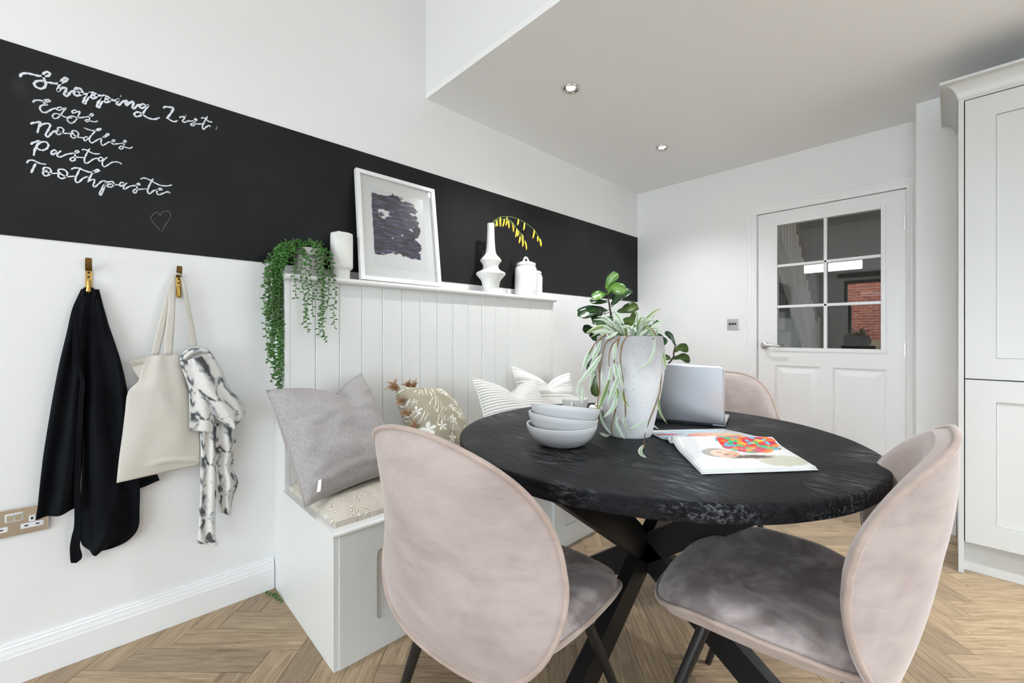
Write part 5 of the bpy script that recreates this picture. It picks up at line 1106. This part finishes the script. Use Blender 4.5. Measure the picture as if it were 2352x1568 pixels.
# jug
JX, JY = .085, .797
def spout(a, z):
    d = math.atan2(math.sin(a + .62), math.cos(a + .62))
    return 1 + .24 * math.exp(-(d / .17) ** 2) * smoothstep(.165, .214, z)
jg = thing('ceramic_jug', (JX, JY, LZ), 'matt white ceramic jug with a pinched spout', 'jug')
prof_ = [(.001, 0), (.034, 0), (.036, .004), (.036, .043), (.040, .049), (.047, .054), (.049, .062), (.049, .10), (.049, .145), (.049, .158), (.049, .170), (.049, .182), (.049, .192), (.0485, .202), (.048, .214), (.046, .215), (.044, .212), (.0445, .20), (.0445, .185), (.0445, .17), (.0445, .155), (.044, .08), (.001, .07)]
MB().lathe(prof_, (JX, JY, LZ), 120, caps=False, twist=spout).build('body', 'matte_ceramic', jg, True, angle=70)

# picture frame leaning on the wall
fr0, fr1 = .868, 1.318
bx, tx, bz, hgt_ = .118, .022, LZ, .560
lean = math.atan2(bx - tx, .55)
pf = thing('picture_frame', (bx, (fr0 + fr1) / 2, LZ), 'white framed abstract ink print leaning on the ledge', 'picture')
def FP(u, v, d):   # u across, v up, d outwards
    return (bx - v * math.sin(lean) + d * math.cos(lean) * 1.0, fr0 + u + v * .03, bz + .006 + v * math.cos(lean) + d * math.sin(lean))
def fbox(m, u0, u1, v0, v1, d0, d1):
    vs = [FP(u, v, d) for d in (d0, d1) for v in (v0, v1) for u in (u0, u1)]
    m.add(vs, [(0, 2, 3, 1), (4, 5, 7, 6), (0, 1, 5, 4), (2, 6, 7, 3), (0, 4, 6, 2), (1, 3, 7, 5)])
FW, Wf, Hf = .020, fr1 - fr0, hgt_
for (a, b, c, d) in ((0, FW, 0, Hf), (Wf - FW, Wf, 0, Hf), (FW, Wf - FW, 0, FW), (FW, Wf - FW, Hf - FW, Hf)):
    q = MB(); fbox(q, a, b, c, d, -.006, .018); q.build('frame_rail', 'gloss', pf)
q = MB(); fbox(q, FW, Wf - FW, FW, Hf - FW, -.004, .004); q.build('mount', 'paper', pf)
pu0, pu1, pv0, pv1 = .075, .375, .075, .485
q = MB(); q.add([FP(pu0, pv0, .0046), FP(pu1, pv0, .0046), FP(pu1, pv1, .0046), FP(pu0, pv1, .0046)], [(0, 1, 2, 3)], [[(0, 0), (1, 0), (1, 1), (0, 1)]]); q.build('ink_print', 'print', pf)
q = MB(); q.add([FP(FW, FW, .009), FP(Wf - FW, FW, .009), FP(Wf - FW, Hf - FW, .009), FP(FW, Hf - FW, .009)], [(0, 1, 2, 3)]); q.build('glazing', 'glass', pf)

# tiered bottle vase with a yellow sprig
VX, VY = .099, 1.700
va = thing('bottle_vase', (VX, VY, LZ), 'tall white tiered ceramic bottle vase on the ledge', 'vase')
vp = catmull([(.060, .0, 0), (.062, .03, 0), (.072, .075, 0), (.102, .105, 0), (.112, .118, 0), (.104, .128, 0), (.072, .142, 0), (.058, .160, 0), (.066, .182, 0), (.080, .196, 0), (.074, .210, 0), (.046, .236, 0), (.036, .262, 0), (.030, .32, 0), (.027, .39, 0), (.027, .425, 0)], 4)
k_ = .92
MB().lathe([(.001, 0)] + [(p.x * k_ * .88, p.y * 1.0) for p in vp] + [(.019, .425), (.018, .40), (.016, .30)], (VX, VY, LZ), 48, caps=False).build('body', 'ceramic', va, True, angle=60)
ys = thing('yellow_sprig', (VX, VY, LZ + .35), 'arching sprig with yellow pods standing in the bottle vase', 'flower sprig')
stem_ = MB(); zt = LZ + .425
A = catmull([(VX, VY, zt - .05), (VX + .005, VY + .01, zt + .01), (VX + .03, VY + .07, zt + .05), (VX + .06, VY + .17, zt + .05), (VX + .09, VY + .27, zt + .005), (VX + .11, VY + .325, zt - .06)], 6)
B_ = catmull([(VX, VY, zt - .05), (VX + .005, VY + .012, zt + .005), (VX + .04, VY + .09, zt + .035), (VX + .08, VY + .16, zt - .03), (VX + .10, VY + .19, zt - .09)], 6)
Cc = catmull([(VX, VY, zt - .05), (VX, VY + .012, zt + .006), (VX + .02, VY + .05, zt + .03), (VX + .05, VY + .12, zt + .03), (VX + .08, VY + .18, zt - .06)], 6)
for X in (A, B_, Cc): stem_.tube(X, .0021, 6)
stem_.build('stem', 'stemgreen', ys, True)
def pod(p, L, ang):
    d = Vector((.1 * math.sin(ang), .28 * math.sin(ang * 1.7), -1)).normalized(); q = Vector(p)
    mid = q + d * L * .5 + Vector((0, .003, 0))
    MB().tube(catmull([q, mid, q + d * L], 4), [.0018, .004, .005, .0054, .0055, .0054, .005, .0042, .0022], 8).build('pod', 'yellow', ys, True)
for X, ids in ((A, (8, 11, 14, 18, 21, 25, 28, 30, 29)), (B_, (9, 13, 17, 20, 23, 24)), (Cc, (10, 15, 19, 22, 24, 24))):
    for j, i in enumerate(ids): pod(X[min(i, len(X) - 1)] + Vector((.004 * math.sin(j * 3), .006 * math.cos(j * 2.3), 0)), .040 + .018 * ((j * 7) % 3) / 2, j * 2.1 + i)
# lidded canisters
def canister(x, y, r, h, lidh, label, finial):
    t = thing('ceramic_canister', (x, y, LZ), label, 'canister', 'white ceramic canisters on the ledge')
    wob = lambda a, z: 1 + .018 * math.sin(3 * a + z * 40) + .012 * math.sin(5 * a - z * 60)
    MB().lathe([(.001, 0), (r * .93, 0), (r * .97, .005), (r, h * .3), (r * 1.01, h * .6), (r, h * .82), (r * .93, h * .93), (r * .80, h), (.001, h)], (x, y, LZ), 44, caps=False, twist=wob).build('body', 'ceramic', t, True, angle=60)
    ld = MB().lathe([(r * .80, h), (r * .86, h + .002), (r * .86, h + lidh * .55), (r * .80, h + lidh * .62), (r * .55, h + lidh * .9), (.001, h + lidh)], (x, y, LZ), 44, caps=False).build('lid', 'ceramic', t, True, angle=60)
    if finial:
        q = MB(); q.tube(catmull([(x - .008, y - .020, LZ + h + lidh * .8), (x, y - .010, LZ + h + lidh + .024), (x, y + .010, LZ + h + lidh + .024), (x + .008, y + .020, LZ + h + lidh * .8)], 6), .0065, 10); q.build('lid_loop', 'ceramic', ld, True)
canister(.085, 2.022, .075, .205, .030, 'large white lidded ceramic canister on the ledge', True)
canister(.062, 2.142, .046, .165, .026, 'small white ceramic canister behind the large one', False)

# ------------------------------------------------------------------ round table
TX, TY, TR, TZ = 1.314, 1.341, .631, .760
table = thing('dining_table', (TX, TY, 0.0), 'round black wooden dining table with crossed metal legs', 'table', local=True)
def rim_w(a): return 1 + .004 * math.sin(3 * a + 1) + .002 * math.sin(7 * a) + .0012 * math.sin(19 * a + 2)
tt_ = MB(); n = 128
prof_ = [(TR - .03, TZ - .044), (TR - .006, TZ - .043), (TR - .001, TZ - .039), (TR, TZ - .022), (TR, TZ - .007), (TR - .0025, TZ - .002), (TR - .007, TZ), (TR - .03, TZ)]
tt_.lathe(prof_, (0, 0, 0), n, caps=True, twist=lambda a, z: rim_w(a))
tt_.build('tabletop', 'table', table, True, angle=40)
HZ = .375
def xbar(dx, dy, sgn, name):
    r = .50
    a = Vector((dx * r * sgn, dy * r * sgn, .0)); b = Vector((-dx * r * sgn, -dy * r * sgn, .716)); d = b - a
    # straight box-section bar cut level at floor and top
    w, h = .042, .085
    sd = Vector((-dy, dx, 0)) * (w / 2); hz = Vector((dx, dy, 0)) * (h / 2 / math.sin(math.atan2(.716, 1.0)) * .98)
    vs = [p + i * sd + j * hz for p in (a, b) for j in (-1, 1) for i in (-1, 1)]
    m = MB(); m.add([v[:] for v in vs], [(0, 2, 3, 1), (4, 5, 7, 6), (0, 1, 5, 4), (2, 6, 7, 3), (0, 4, 6, 2), (1, 3, 7, 5)])
    return m.build(name, 'black', table)
for dx, dy in ((1, 0), (0, 1)):
    for sgn in (1, -1): xbar(dx, dy, sgn, 'leg_bar')
MB().box(-.0205, .0205, -.0205, .0205, HZ - .06, HZ + .025, .002).build('hub', 'black', table)
MB().box(-.30, .30, -.03, .03, .710, .7165).box(-.03, .03, -.30, .30, .710, .7165).build('top_plate', 'black', table)

# ------------------------------------------------------------------ velvet chairs
ZC, BA, BB = .639, .272, .261
def back_out(phi, k=1.0):
    c, s = math.cos(phi), math.sin(phi)
    X = BA * math.copysign(abs(c) ** (.866 if s > 0 else .923), c) * (1 - .126 * s + .154 * s * s) * k
    dz = BB * math.copysign(abs(s) ** (.922 if s > 0 else 1.083), s) * k
    return X, dz
def back_y(X, dz):
    f = dz / BB
    return -.200 - .305 * dz + .040 * f * f + .031 * f ** 3 + .138 * abs(X / BA) ** 3.2 * (1 + .766 * f)
def chair(loc, rz, label, first=None):
    if first is not None:
        r = first.copy(); COL.objects.link(r); r.location = loc; r.rotation_euler = (0, 0, rz); r['label'] = label
        for ch in list(first.children):
            c = ch.copy(); COL.objects.link(c); c.parent = r
            for gch in list(ch.children):
                d = gch.copy(); COL.objects.link(d); d.parent = c
        return r
    t = thing('dining_chair', loc, label, 'chair', 'velvet dining chairs round the table', rz, local=True)
    NP, NR = 72, 14
    def disc(m, fn, flip=False):
        vs = [fn(0, 0)]
        for i in range(1, NR + 1):
            for k in range(NP): vs.append(fn(i / NR, 2 * PI * k / NP))
        fs = [(0, 1 + k, 1 + (k + 1) % NP) for k in range(NP)]
        for i in range(NR - 1):
            for k in range(NP): fs.append((1 + i * NP + k, 1 + (i + 1) * NP + k, 1 + (i + 1) * NP + (k + 1) % NP, 1 + i * NP + (k + 1) % NP))
        if flip: fs = [f[::-1] for f in fs]
        m.add(vs, fs)
    def bfn(sgn):
        def fn(r, phi):
            X, dz = back_out(phi, r); Xr, dr = back_out(phi, 1.0)
            yc = lambda q: -.185 - .19 * q
            y = yc(dz) + (back_y(Xr, dr) - yc(dr)) * r * r
            if sgn < 0: y -= .006 * (1 - r ** 4) ** .5 if r < 1 else 0
            else:
                e = math.sqrt(max(0, 1 - r ** 6)); y += .050 * e
                # padded edge swells just past the piping
                k = 1 + .045 * math.exp(-((r - .95) / .06) ** 2) * (1 if r < 1 else .0); X *= k; dz *= k
                y += .004 * mnoise.noise(Vector((X * 8, dz * 8, 1)))
            return (X, y, ZC + dz)
        return fn
    m = MB(); disc(m, bfn(-1)); m.build('backrest', 'velvet', t, True)
    m = MB(); disc(m, bfn(1), True); m.build('back_pad', 'velvet', t, True)
    ring = []
    for k in range(120):
        X, dz = back_out(2 * PI * k / 120, 1.006); ring.append((X, back_y(X, dz) - .001, ZC + dz))
    m = MB(); m.tube(ring, .0058, 8, closed=True); m.build('back_piping', 'velvetpipe', t, True)
    # seat: y from -.19 to .31
    SA, SB, SY = .262, .240, .113
    def so(phi, k=1.0):
        c, s = math.cos(phi), math.sin(phi)
        X = SA * math.copysign(abs(c) ** .66, c) * (1 + .05 * s); Y = SB * math.copysign(abs(s) ** .74, s)
        return X * k, SY + Y * k
    def edge_z(X, Y):
        f = (Y - SY) / SB
        return .462 + .018 * (1 - f * f) - .034 * smoothstep(.35, 1.0, f) - .020 * smoothstep(.3, 1, -f)
    def sfn(sgn):
        def fn(r, phi):
            X, Y = so(phi, r); z = edge_z(*so(phi, 1.0)) if r > .999 else lerp(.462, edge_z(*so(phi, 1.0)), r ** 3)
            f = (Y - SY) / SB
            if sgn > 0:
                e = math.sqrt(max(0, 1 - r ** 7)); z += .040 * e + .008 * math.exp(-((r - .80) / .14) ** 2)
                z -= .010 * smoothstep(.55, 1.05, f) * (1 - r ** 8)
                k = 1 + .030 * math.exp(-((r - .95) / .05) ** 2) * (1 if r < 1 else 0); X *= k; Y = SY + (Y - SY) * k
                z += .003 * mnoise.noise(Vector((X * 9, Y * 9, 4)))
            else:
                z -= .062 * math.sqrt(max(0, 1 - r ** 3.6))
            return (X, Y, z)
        return fn
    m = MB(); disc(m, sfn(1)); m.build('seat', 'velvetseat', t, True)
    m = MB(); disc(m, sfn(-1), True); m.build('seat_shell', 'velvet', t, True)
    ring = []
    for k in range(120):
        X, Y = so(2 * PI * k / 120, 1.006); ring.append((X, Y, edge_z(*so(2 * PI * k / 120))))
    m = MB(); m.tube(ring, .0055, 8, closed=True); m.build('seat_piping', 'velvetpipe', t, True)
    # legs and under-frame
    for sx_ in (-1, 1):
        for top_, foot in (((.150, .215, .405), (.262, .345, .0)), ((.125, -.050, .405), (.245, -.105, .0))):
            a = Vector((sx_ * top_[0], top_[1], top_[2])); b = Vector((sx_ * foot[0], foot[1], foot[2]))
            MB().tube([a, b], [.0150, .0095], 16).build('leg', 'blackleg', t, True, angle=40)
    m = MB().bar((-.17, .19, .402), (.17, .19, .402), .03, .012).bar((-.14, -.05, .402), (.14, -.05, .402), .03, .012).bar((0, -.10, .400), (0, .22, .400), .05, .010)
    m.build('under_frame', 'blackleg', t)
    return t
ch0 = chair((1.259, .648, 0), .139, 'mauve velvet dining chair with its back to the viewer')
chair((1.842, 1.210, 0), 1.631, 'mauve velvet dining chair at the right of the table, seen side-on', ch0)
chair((1.245, 2.120, 0), PI + .05, 'mauve velvet dining chair on the far side of the table behind the laptop', ch0)

# ------------------------------------------------------------------ things on the table
# planter
QX, QY = 1.297, 1.268
pl = thing('concrete_planter', (QX, QY, TZ), 'tall white concrete planter on the round table', 'planter')
pp = catmull([(.066, 0, 0), (.072, .006, 0), (.086, .07, 0), (.102, .15, 0), (.1125, .225, 0), (.1125, .275, 0), (.106, .322, 0)], 5)
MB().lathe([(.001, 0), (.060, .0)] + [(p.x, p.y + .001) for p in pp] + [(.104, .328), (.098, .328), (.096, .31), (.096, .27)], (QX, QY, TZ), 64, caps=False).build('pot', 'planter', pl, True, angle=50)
MB().lathe([(.0965, .285), (.001, .295)], (QX, QY, TZ), 40).build('soil', 'soil', pl)
def blade(pts, w, taper=True, n=10, curl=.25, wave=0.0, shape='lance', seed=0):
    P_ = catmull(pts, max(3, n // (len(pts) - 1))); k = len(P_); m = MB(); vs = []; us = []
    view = None
    rn = random.Random(seed)
    t0 = (P_[-1] - P_[0]).normalized()
    camd = (Vector((2.044, 0, 1.09)) - P_[k // 2]).normalized()
    face = (Vector((rn.uniform(-.5, .5), rn.uniform(-.5, .5), rn.uniform(.1, .7))) + camd * .9).normalized()
    for i, p in enumerate(P_):
        t_ = (P_[min(i + 1, k - 1)] - P_[max(i - 1, 0)]).normalized()
        sd = t_.cross(face); sd = sd.normalized() if sd.length > 1e-4 else t_.orthogonal().normalized(); nn = sd.cross(t_)
        x = i / (k - 1)
        if shape == 'lance': ww = math.sin(PI * min(1, x * .97 + .03)) ** .75 * (1 - .25 * x)
        else: ww = (.28 + .72 * smoothstep(0, .7, x)) * math.sqrt(max(0, 1 - ((x - .5) / .5) ** 6)) * (1 - .25 * math.exp(-((x - .38) / .12) ** 2))
        ww = max(.02, ww) * w / 2
        for j in (-1, -.5, 0, .5, 1):
            wv = wave * math.sin(x * 9 + seed + (1.5 if j > 0 else 0)) * abs(j) * w
            vs.append(p + sd * ww * j + nn * (abs(j) ** 1.5 * curl * ww + wv))
    fs = []; uv = []
    for i in range(k - 1):
        for j in range(4):
            fs.append((i * 5 + j, i * 5 + j + 1, i * 5 + j + 6, i * 5 + j + 5)); uv.append([(j / 4, i / k), ((j + 1) / 4, i / k), ((j + 1) / 4, (i + 1) / k), (j / 4, (i + 1) / k)])
    m.add([v[:] for v in vs], fs, uv); return m
wp = thing('trailing_willow_plant', (QX, QY, TZ + .29), 'variegated narrow-leaf plant trailing out of the concrete planter', 'plant')
for i, (pts, w) in enumerate(WILLOW_LEAVES):
    blade(pts, w * 1.35, seed=i).build('leaf', 'willowgreen' if i % 6 == 5 else 'willow', wp, True, solid=.0006)
for pts in WILLOW_STEMS:
    P_ = catmull(pts, 6); MB().tube(P_, [lerp(.0022, .0013, i / len(P_)) for i in range(len(P_))], 6).build('stem', 'twig', wp, True)
core = Vector((QX, QY, TZ + .295)); rw = random.Random(4)
for k in range(26):                                  # tuft filling the mouth of the pot
    a = rw.uniform(0, 2 * PI); r = rw.uniform(.07, .14); h = rw.uniform(.02, .10)
    b0 = core + Vector((math.cos(a) * .03, math.sin(a) * .03, 0)); b2 = core + Vector((math.cos(a) * r, math.sin(a) * r, h)); b1 = (b0 + b2) / 2 + Vector((0, 0, .035))
    blade([b0, b1, b2], .012, seed=100 + k).build('leaf', 'willowgreen' if k % 3 == 0 else 'willow', wp, True, solid=.0006)
for i, (pts, w) in enumerate(WILLOW_LEAVES[:19]):    # leaf stalks back to the soil
    b = Vector(pts[0]); MB().tube(catmull([core + Vector((0, 0, -.005)), (core + b) / 2 + Vector((0, 0, .012)), b], 4), .0012, 5).build('stalk', 'stemgreen', wp, True)

# bowls
def bowl(z, tilt, ax, r, label, dx=0.0, dy=0.0):
    t = thing('ceramic_bowl', (BX + dx, BYB + dy, z), label, 'bowl', 'stacked serving bowls', local=True)
    t.rotation_mode = 'QUATERNION'; t.rotation_quaternion = Quaternion((FWD.x, FWD.y, 0), tilt) @ Quaternion((RGT.x, RGT.y, 0), -ax)
    pr = catmull([(.052, 0, 0), (.070, .006, 0), (.092, .026, 0), (.104, .048, 0), (.1065, .060, 0)], 5)
    k = r / .1065
    prof = [(.001, .004), (.046 * k, .004), (.047 * k, 0)] + [(p.x * k, p.y) for p in pr] + [(.1055 * k, .0625), (.1035 * k, .0615)] + [((p.x - .0055) * k, p.y + .004) for p in reversed(pr[2:-1])] + [(.03, .0085), (.001, .008)]
    MB().lathe(prof, (0, 0, 0), 72, caps=False).build('body', 'bowl', t, True, angle=55)
    ring = [(.1052 * k * math.cos(2 * PI * a / 72), .1052 * k * math.sin(2 * PI * a / 72), .0618) for a in range(72)]
    MB().tube(ring, .0020, 6, closed=True).build('rim', 'ceramic', t, True)
    return t
BX, BYB = 1.222, 1.004
bowl(TZ, 0.0, 0.0, .1065, 'lowest pale bowl of the stack on the table')
bowl(TZ + .0250, math.radians(6.5), math.radians(3.5), .1060, 'middle pale bowl of the stack, tipped to the right', -.002, 0)
bowl(TZ + .0500, math.radians(5.5), math.radians(9.5), .1055, 'topmost pale bowl of the stack on the table', .004, .006)
# cup
cp = thing('coffee_cup', (.972, 1.395, TZ), 'white cup standing behind the stacked bowls', 'cup', local=True)
cpr = catmull([(.026, 0, 0), (.036, .006, 0), (.048, .032, 0), (.052, .060, 0), (.053, .072, 0)], 4)
MB().lathe([(.001, .002), (.026, .0)] + [(p.x, p.y) for p in cpr] + [(.051, .073)] + [(p.x - .004, p.y + .003) for p in reversed(cpr[1:-1])] + [(.001, .01)], (0, 0, 0), 48, caps=False).build('body', 'ceramic', cp, True, angle=60)
hd = Vector((.45, -.89, 0)).normalized()
MB().tube(catmull([hd * .047 + Vector((0, 0, .058)), hd * .066 + Vector((0, 0, .060)), hd * .076 + Vector((0, 0, .044)), hd * .066 + Vector((0, 0, .026)), hd * .042 + Vector((0, 0, .022))], 5), .0042, 8).build('handle', 'ceramic', cp, True)
# pale packet lying behind the planter
pk = thing('biscuit_packet', (.965, 1.60, TZ), 'small pale packet lying on the table behind the planter', 'packet', local=True, rz=.5)
MB().box(-.055, .055, -.035, .035, .0005, .014, .003).build('card_sleeve', 'paper', pk)
MB().box(-.030, .040, -.022, .022, .0145, .026, .004).build('wrapped_top', 'canvas', pk)

# laptop, lid open with its back to the viewer
lap = thing('laptop', (1.33, 1.66, TZ), 'open silver laptop on the table, lid back facing the viewer', 'laptop', local=True, rz=math.atan2(.064, .239))
lap.location = (1.3335, 1.559, TZ)
LW, LD = .312, .220
MB().box(-LW / 2, LW / 2, 0, LD, .002, .013, .003).build('keyboard_base', 'alu', lap)
MB().box(-LW / 2 + .03, LW / 2 - .03, .018, .125, .0131, .0142).build('keyboard', 'aludark', lap)
MB().box(-.055, .055, .14, .205, .0131, .0134).build('trackpad', 'alu', lap)
q = MB()
for k in range(3): q.box(LW / 2 - .0005, LW / 2 + .0004, .030 + k * .02, .042 + k * .02, .006, .0095)
q.build('ports', 'aludark', lap)
ti = math.radians(8); H2 = .216
def lid(u, v, d): return (u, -.001 - v * math.sin(ti) - d * math.cos(ti), .010 + v * math.cos(ti) - d * math.sin(ti))
def rrect(w, h, r, n=6):
    out = []
    for cx, cy, a0 in ((w / 2 - r, h - r, 0), (-w / 2 + r, h - r, PI / 2), (-w / 2 + r, r * .3, PI), (w / 2 - r, r * .3, 1.5 * PI)):
        rr_ = r if cy > h / 2 else r * .3
        cx = math.copysign(w / 2 - rr_, cx); cy = h - rr_ if cy > h / 2 else rr_
        for k in range(n + 1):
            a = a0 + PI / 2 * k / n; out.append((cx + rr_ * math.cos(a), cy + rr_ * math.sin(a)))
    return out
op = rrect(LW, H2, .014); np_ = len(op)
m = MB(); lay = []
for off, d in ((.0, 0.0), (.0, .004), (.0015, .0062), (.006, .0072)):
    lay.append([lid(u * (1 - off * 2 / LW), v * (1 - off * 2 / H2) + off, d) for u, v in op])
vs = sum(lay, []); fs = [tuple(range(np_))] + [(s * np_ + k, s * np_ + (k + 1) % np_, (s + 1) * np_ + (k + 1) % np_, (s + 1) * np_ + k) for s in range(3) for k in range(np_)] + [tuple(3 * np_ + k for k in range(np_ - 1, -1, -1))]
m.add(vs, fs); m.build('lid', 'alu', lap, True, angle=40)
q = MB(); q.add([lid(-LW / 2 + .008, .012, -.0004), lid(LW / 2 - .008, .012, -.0004), lid(LW / 2 - .008, H2 - .008, -.0004), lid(-LW / 2 + .008, H2 - .008, -.0004)], [(0, 1, 2, 3)]); q.build('display', 'screen', lap)
MB().tube([(-LW / 2 + .04, -.001, .010), (LW / 2 - .04, -.001, .010)], .005, 10).build('hinge', 'aludark', lap)

# open magazine
def mat_page(name, right):
    m, nt, b = nodes_of(name)
    v = coords(nt, 'UV', (1, 1, 1)); sp = nt.nodes.new('ShaderNodeSeparateXYZ'); nt.links.new(v, sp.inputs[0])
    def math_(op, a, c=None):
        n_ = N(nt, 'ShaderNodeMath', operation=op)
        for i, x in enumerate((a, c)):
            if x is None: continue
            if isinstance(x, (int, float)): n_.inputs[i].default_value = x
            else: nt.links.new(x, n_.inputs[i])
        return n_.outputs[0]
    wob = noise(nt, coords(nt, 'UV', (9, 9, 1)), 1.5, 3)
    wv = math_('MULTIPLY', math_('SUBTRACT', wob, .5), .16)
    U_, V_ = math_('ADD', sp.outputs[0], wv), math_('ADD', sp.outputs[1], wv)
    def ell(cx, cy, rx, ry, soft=.15, wobble=True):
        a = math_('DIVIDE', math_('SUBTRACT', U_ if wobble else sp.outputs[0], cx), rx); c = math_('DIVIDE', math_('SUBTRACT', V_ if wobble else sp.outputs[1], cy), ry)
        d = math_('SQRT', math_('ADD', math_('MULTIPLY', a, a), math_('MULTIPLY', c, c)))
        return ramp(nt, d, [(1 - soft, (1, 1, 1)), (1.0, (0, 0, 0))]).outputs[0]
    col = (0.84, 0.84, 0.84)
    vo = nt.nodes.new('ShaderNodeTexVoronoi'); vo.inputs['Scale'].default_value = 17.0; nt.links.new(coords(nt, 'UV', (1, 1.3, 1)), vo.inputs['Vector'])
    sc_ = nt.nodes.new('ShaderNodeSeparateColor'); nt.links.new(vo.outputs['Color'], sc_.inputs[0])
    if right:
        c = mixc(nt, ell(.80, .80, .22, .18), col, (0.62, 0.62, 0.50))
        pat = ramp(nt, math_('ADD', math_('MULTIPLY', sc_.outputs[0], .55), math_('MULTIPLY', sp.outputs[0], .45)), [(0.0, (.02, .30, .10)), (.28, (.05, .45, .20)), (.42, (.10, .45, .62)), (.50, (.55, .02, .10)), (.60, (.75, .04, .03)), (.70, (.85, .25, .02)), (.80, (.80, .50, .05)), (.90, (.75, .03, .05))], 'CONSTANT')
        c = mixc(nt, ell(.70, .22, .30, .34, .06), c, pat.outputs[0])
        c = mixc(nt, ell(.56, .66, .25, .085, .5), c, (.075, .035, .018))
        c = mixc(nt, ell(.315, .50, .145, .165, .10, False), c, (.24, .15, .07))
        c = mixc(nt, ell(.375, .53, .135, .145, .1, False), c, (.72, .42, .25))
        c = mixc(nt, ell(.40, .46, .07, .055, .6, False), c, (.80, .56, .40))
        c = mixc(nt, ell(.375, .575, .035, .018, .3, False), c, (.16, .06, .03))
        c = mixc(nt, ell(.335, .485, .030, .016, .3, False), c, (.16, .06, .03))
        c = mixc(nt, ell(.445, .60, .016, .034, .3, False), c, (.60, .10, .08))
    else:
        c = mixc(nt, ell(.45, .45, .60, .50, .2), col, (.42, .58, .66))
        pat = ramp(nt, math_('ADD', math_('MULTIPLY', sc_.outputs[0], .4), math_('MULTIPLY', sp.outputs[0], .6)), [(0, (.35, .03, .02)), (.25, (.62, .12, .04)), (.45, (.70, .28, .10)), (.62, (.70, .50, .28)), (.8, (.78, .62, .42))], 'CONSTANT')
        c = mixc(nt, ell(.62, .42, .32, .26, .1), c, pat.outputs[0])
        c = mixc(nt, ell(.12, .55, .26, .07, .3), c, (.55, .03, .03))
        c = mixc(nt, ell(.30, .30, .12, .10, .2), c, (.04, .05, .05))
    nt.links.new(c, b.inputs['Base Color']); b.inputs['Roughness'].default_value = 0.28
    return m
M['page_right'] = mat_page('printed_page', True); M['page_left'] = mat_page('printed_page_back', False)
mg = thing('magazine', (1.55, 1.30, TZ), 'open fashion magazine with a colourful portrait on the page', 'magazine')
S0, S1 = Vector((1.452, 1.240, 0)), Vector((1.655, 1.478, 0)); D0, C0 = Vector((1.628, 1.028, 0)), Vector((1.815, 1.256, 0)); O0, O1 = Vector((1.322, 1.332, 0)), Vector((1.494, 1.552, 0))
def page(A0, A1, B0, B1, hump, lift, base):
    def P(u, v):
        a = A0.lerp(A1, u); b_ = B0.lerp(B1, u); p = a.lerp(b_, v)
        z = TZ + base + hump * math.exp(-((v - .07) / .16) ** 2) * (1 - .35 * u) + lift * math.sin(PI * min(1, v * 1.1)) * .5
        if v < .08: z -= hump * (1 - (v / .08)) ** 2 * .75
        return (p.x, p.y, z)
    return P
for k in range(4):
    sh = Vector((.003, -.004, 0)) * k
    P = page(S0 - sh * .5, S1 - sh * .5, D0 + sh * .8 * (1 if k % 2 else .4), C0 + sh * (.5 if k % 2 else 1), .020 - k * .0025, .003, .0085 - k * .0020)
    MB().grid(P, 14, 30).build('page' if k else 'printed_page', 'page_right' if k == 0 else 'paper', mg, True, solid=.0008)
for k in range(2):
    P = page(S0, S1, O0, O1, .010 - k * .003, .004, .006 - k * .0035)
    MB().grid(P, 14, 24).build('page' if k else 'printed_page', 'page_left' if k == 0 else 'paper', mg, True, solid=.0008)

# ------------------------------------------------------------------ fiddle-leaf fig in the corner
FX, FY = .405, 2.700
fg = thing('fiddle_leaf_fig', (FX, FY, 0.0), 'dark green fiddle-leaf fig in the corner behind the table', 'plant')
MB().lathe([(.001, 0), (.11, 0), (.125, .02), (.145, .24), (.150, .28), (.14, .28), (.135, .25), (.001, .25)], (FX, FY, 0), 36, caps=False).build('pot', 'basket', fg, True, angle=50)
s0 = [Vector(p) for p in FIG_STEMS[0]]
tr = catmull(s0 + [Vector((.385, 2.64, .95)), Vector((.40, 2.69, .55)), Vector((FX, FY, .24))], 5)
MB().tube(tr, [lerp(.004, .011, i / len(tr)) for i in range(len(tr))], 8).build('trunk', 'trunk', fg, True)
s1 = [Vector(p) for p in FIG_STEMS[1]]
br = catmull(s1 + [Vector((.58, 2.83, .78)), Vector((.46, 2.74, .52)), Vector((FX, FY, .24))], 5)
MB().tube(br, [lerp(.004, .010, i / len(br)) for i in range(len(br))], 8).build('branch', 'trunk', fg, True)
for i, (pts, w) in enumerate(FIG_LEAVES):
    mt = 'figlight' if i in (0, 1, 3) else ('figmid' if i in (7, 9, 15, 16, 17, 21) else 'fig')
    blade(pts, w * 1.55, n=14, curl=.22, wave=.05, shape='fiddle', seed=i + 30).build('leaf', mt, fg, True, solid=.0008)
    b = Vector(pts[0]); src = br if i in (14, 15, 16, 17) else tr
    c = min(src, key=lambda p: (p - b).length)
    if (c - b).length > .006: MB().tube([c, (c + b) / 2 + Vector((0, 0, .004)), b], .0022, 5).build('leaf_stalk', 'trunk', fg, True)
rf = random.Random(21)
for k in range(14):                                 # lower leaves hidden behind the planter
    c = tr[int(lerp(len(s0) * 5, len(tr) - 8, k / 13))] if len(tr) > 30 else tr[-8]
    a = rf.uniform(0, 2 * PI); L_ = rf.uniform(.14, .22); d = Vector((math.cos(a), math.sin(a), rf.uniform(-.3, .2)))
    e = c + d * L_
    if e.x < .06 or e.y > 3.55 or (e.y < 2.32 and e.x < .75): continue
    blade([c, c + d * L_ * .5 + Vector((0, 0, .02)), e], .10, n=12, curl=.2, wave=.05, shape='fiddle', seed=200 + k).build('leaf', 'fig', fg, True, solid=.0008)

for o in bpy.data.objects:
    if 'world_coords' in o: del o['world_coords']
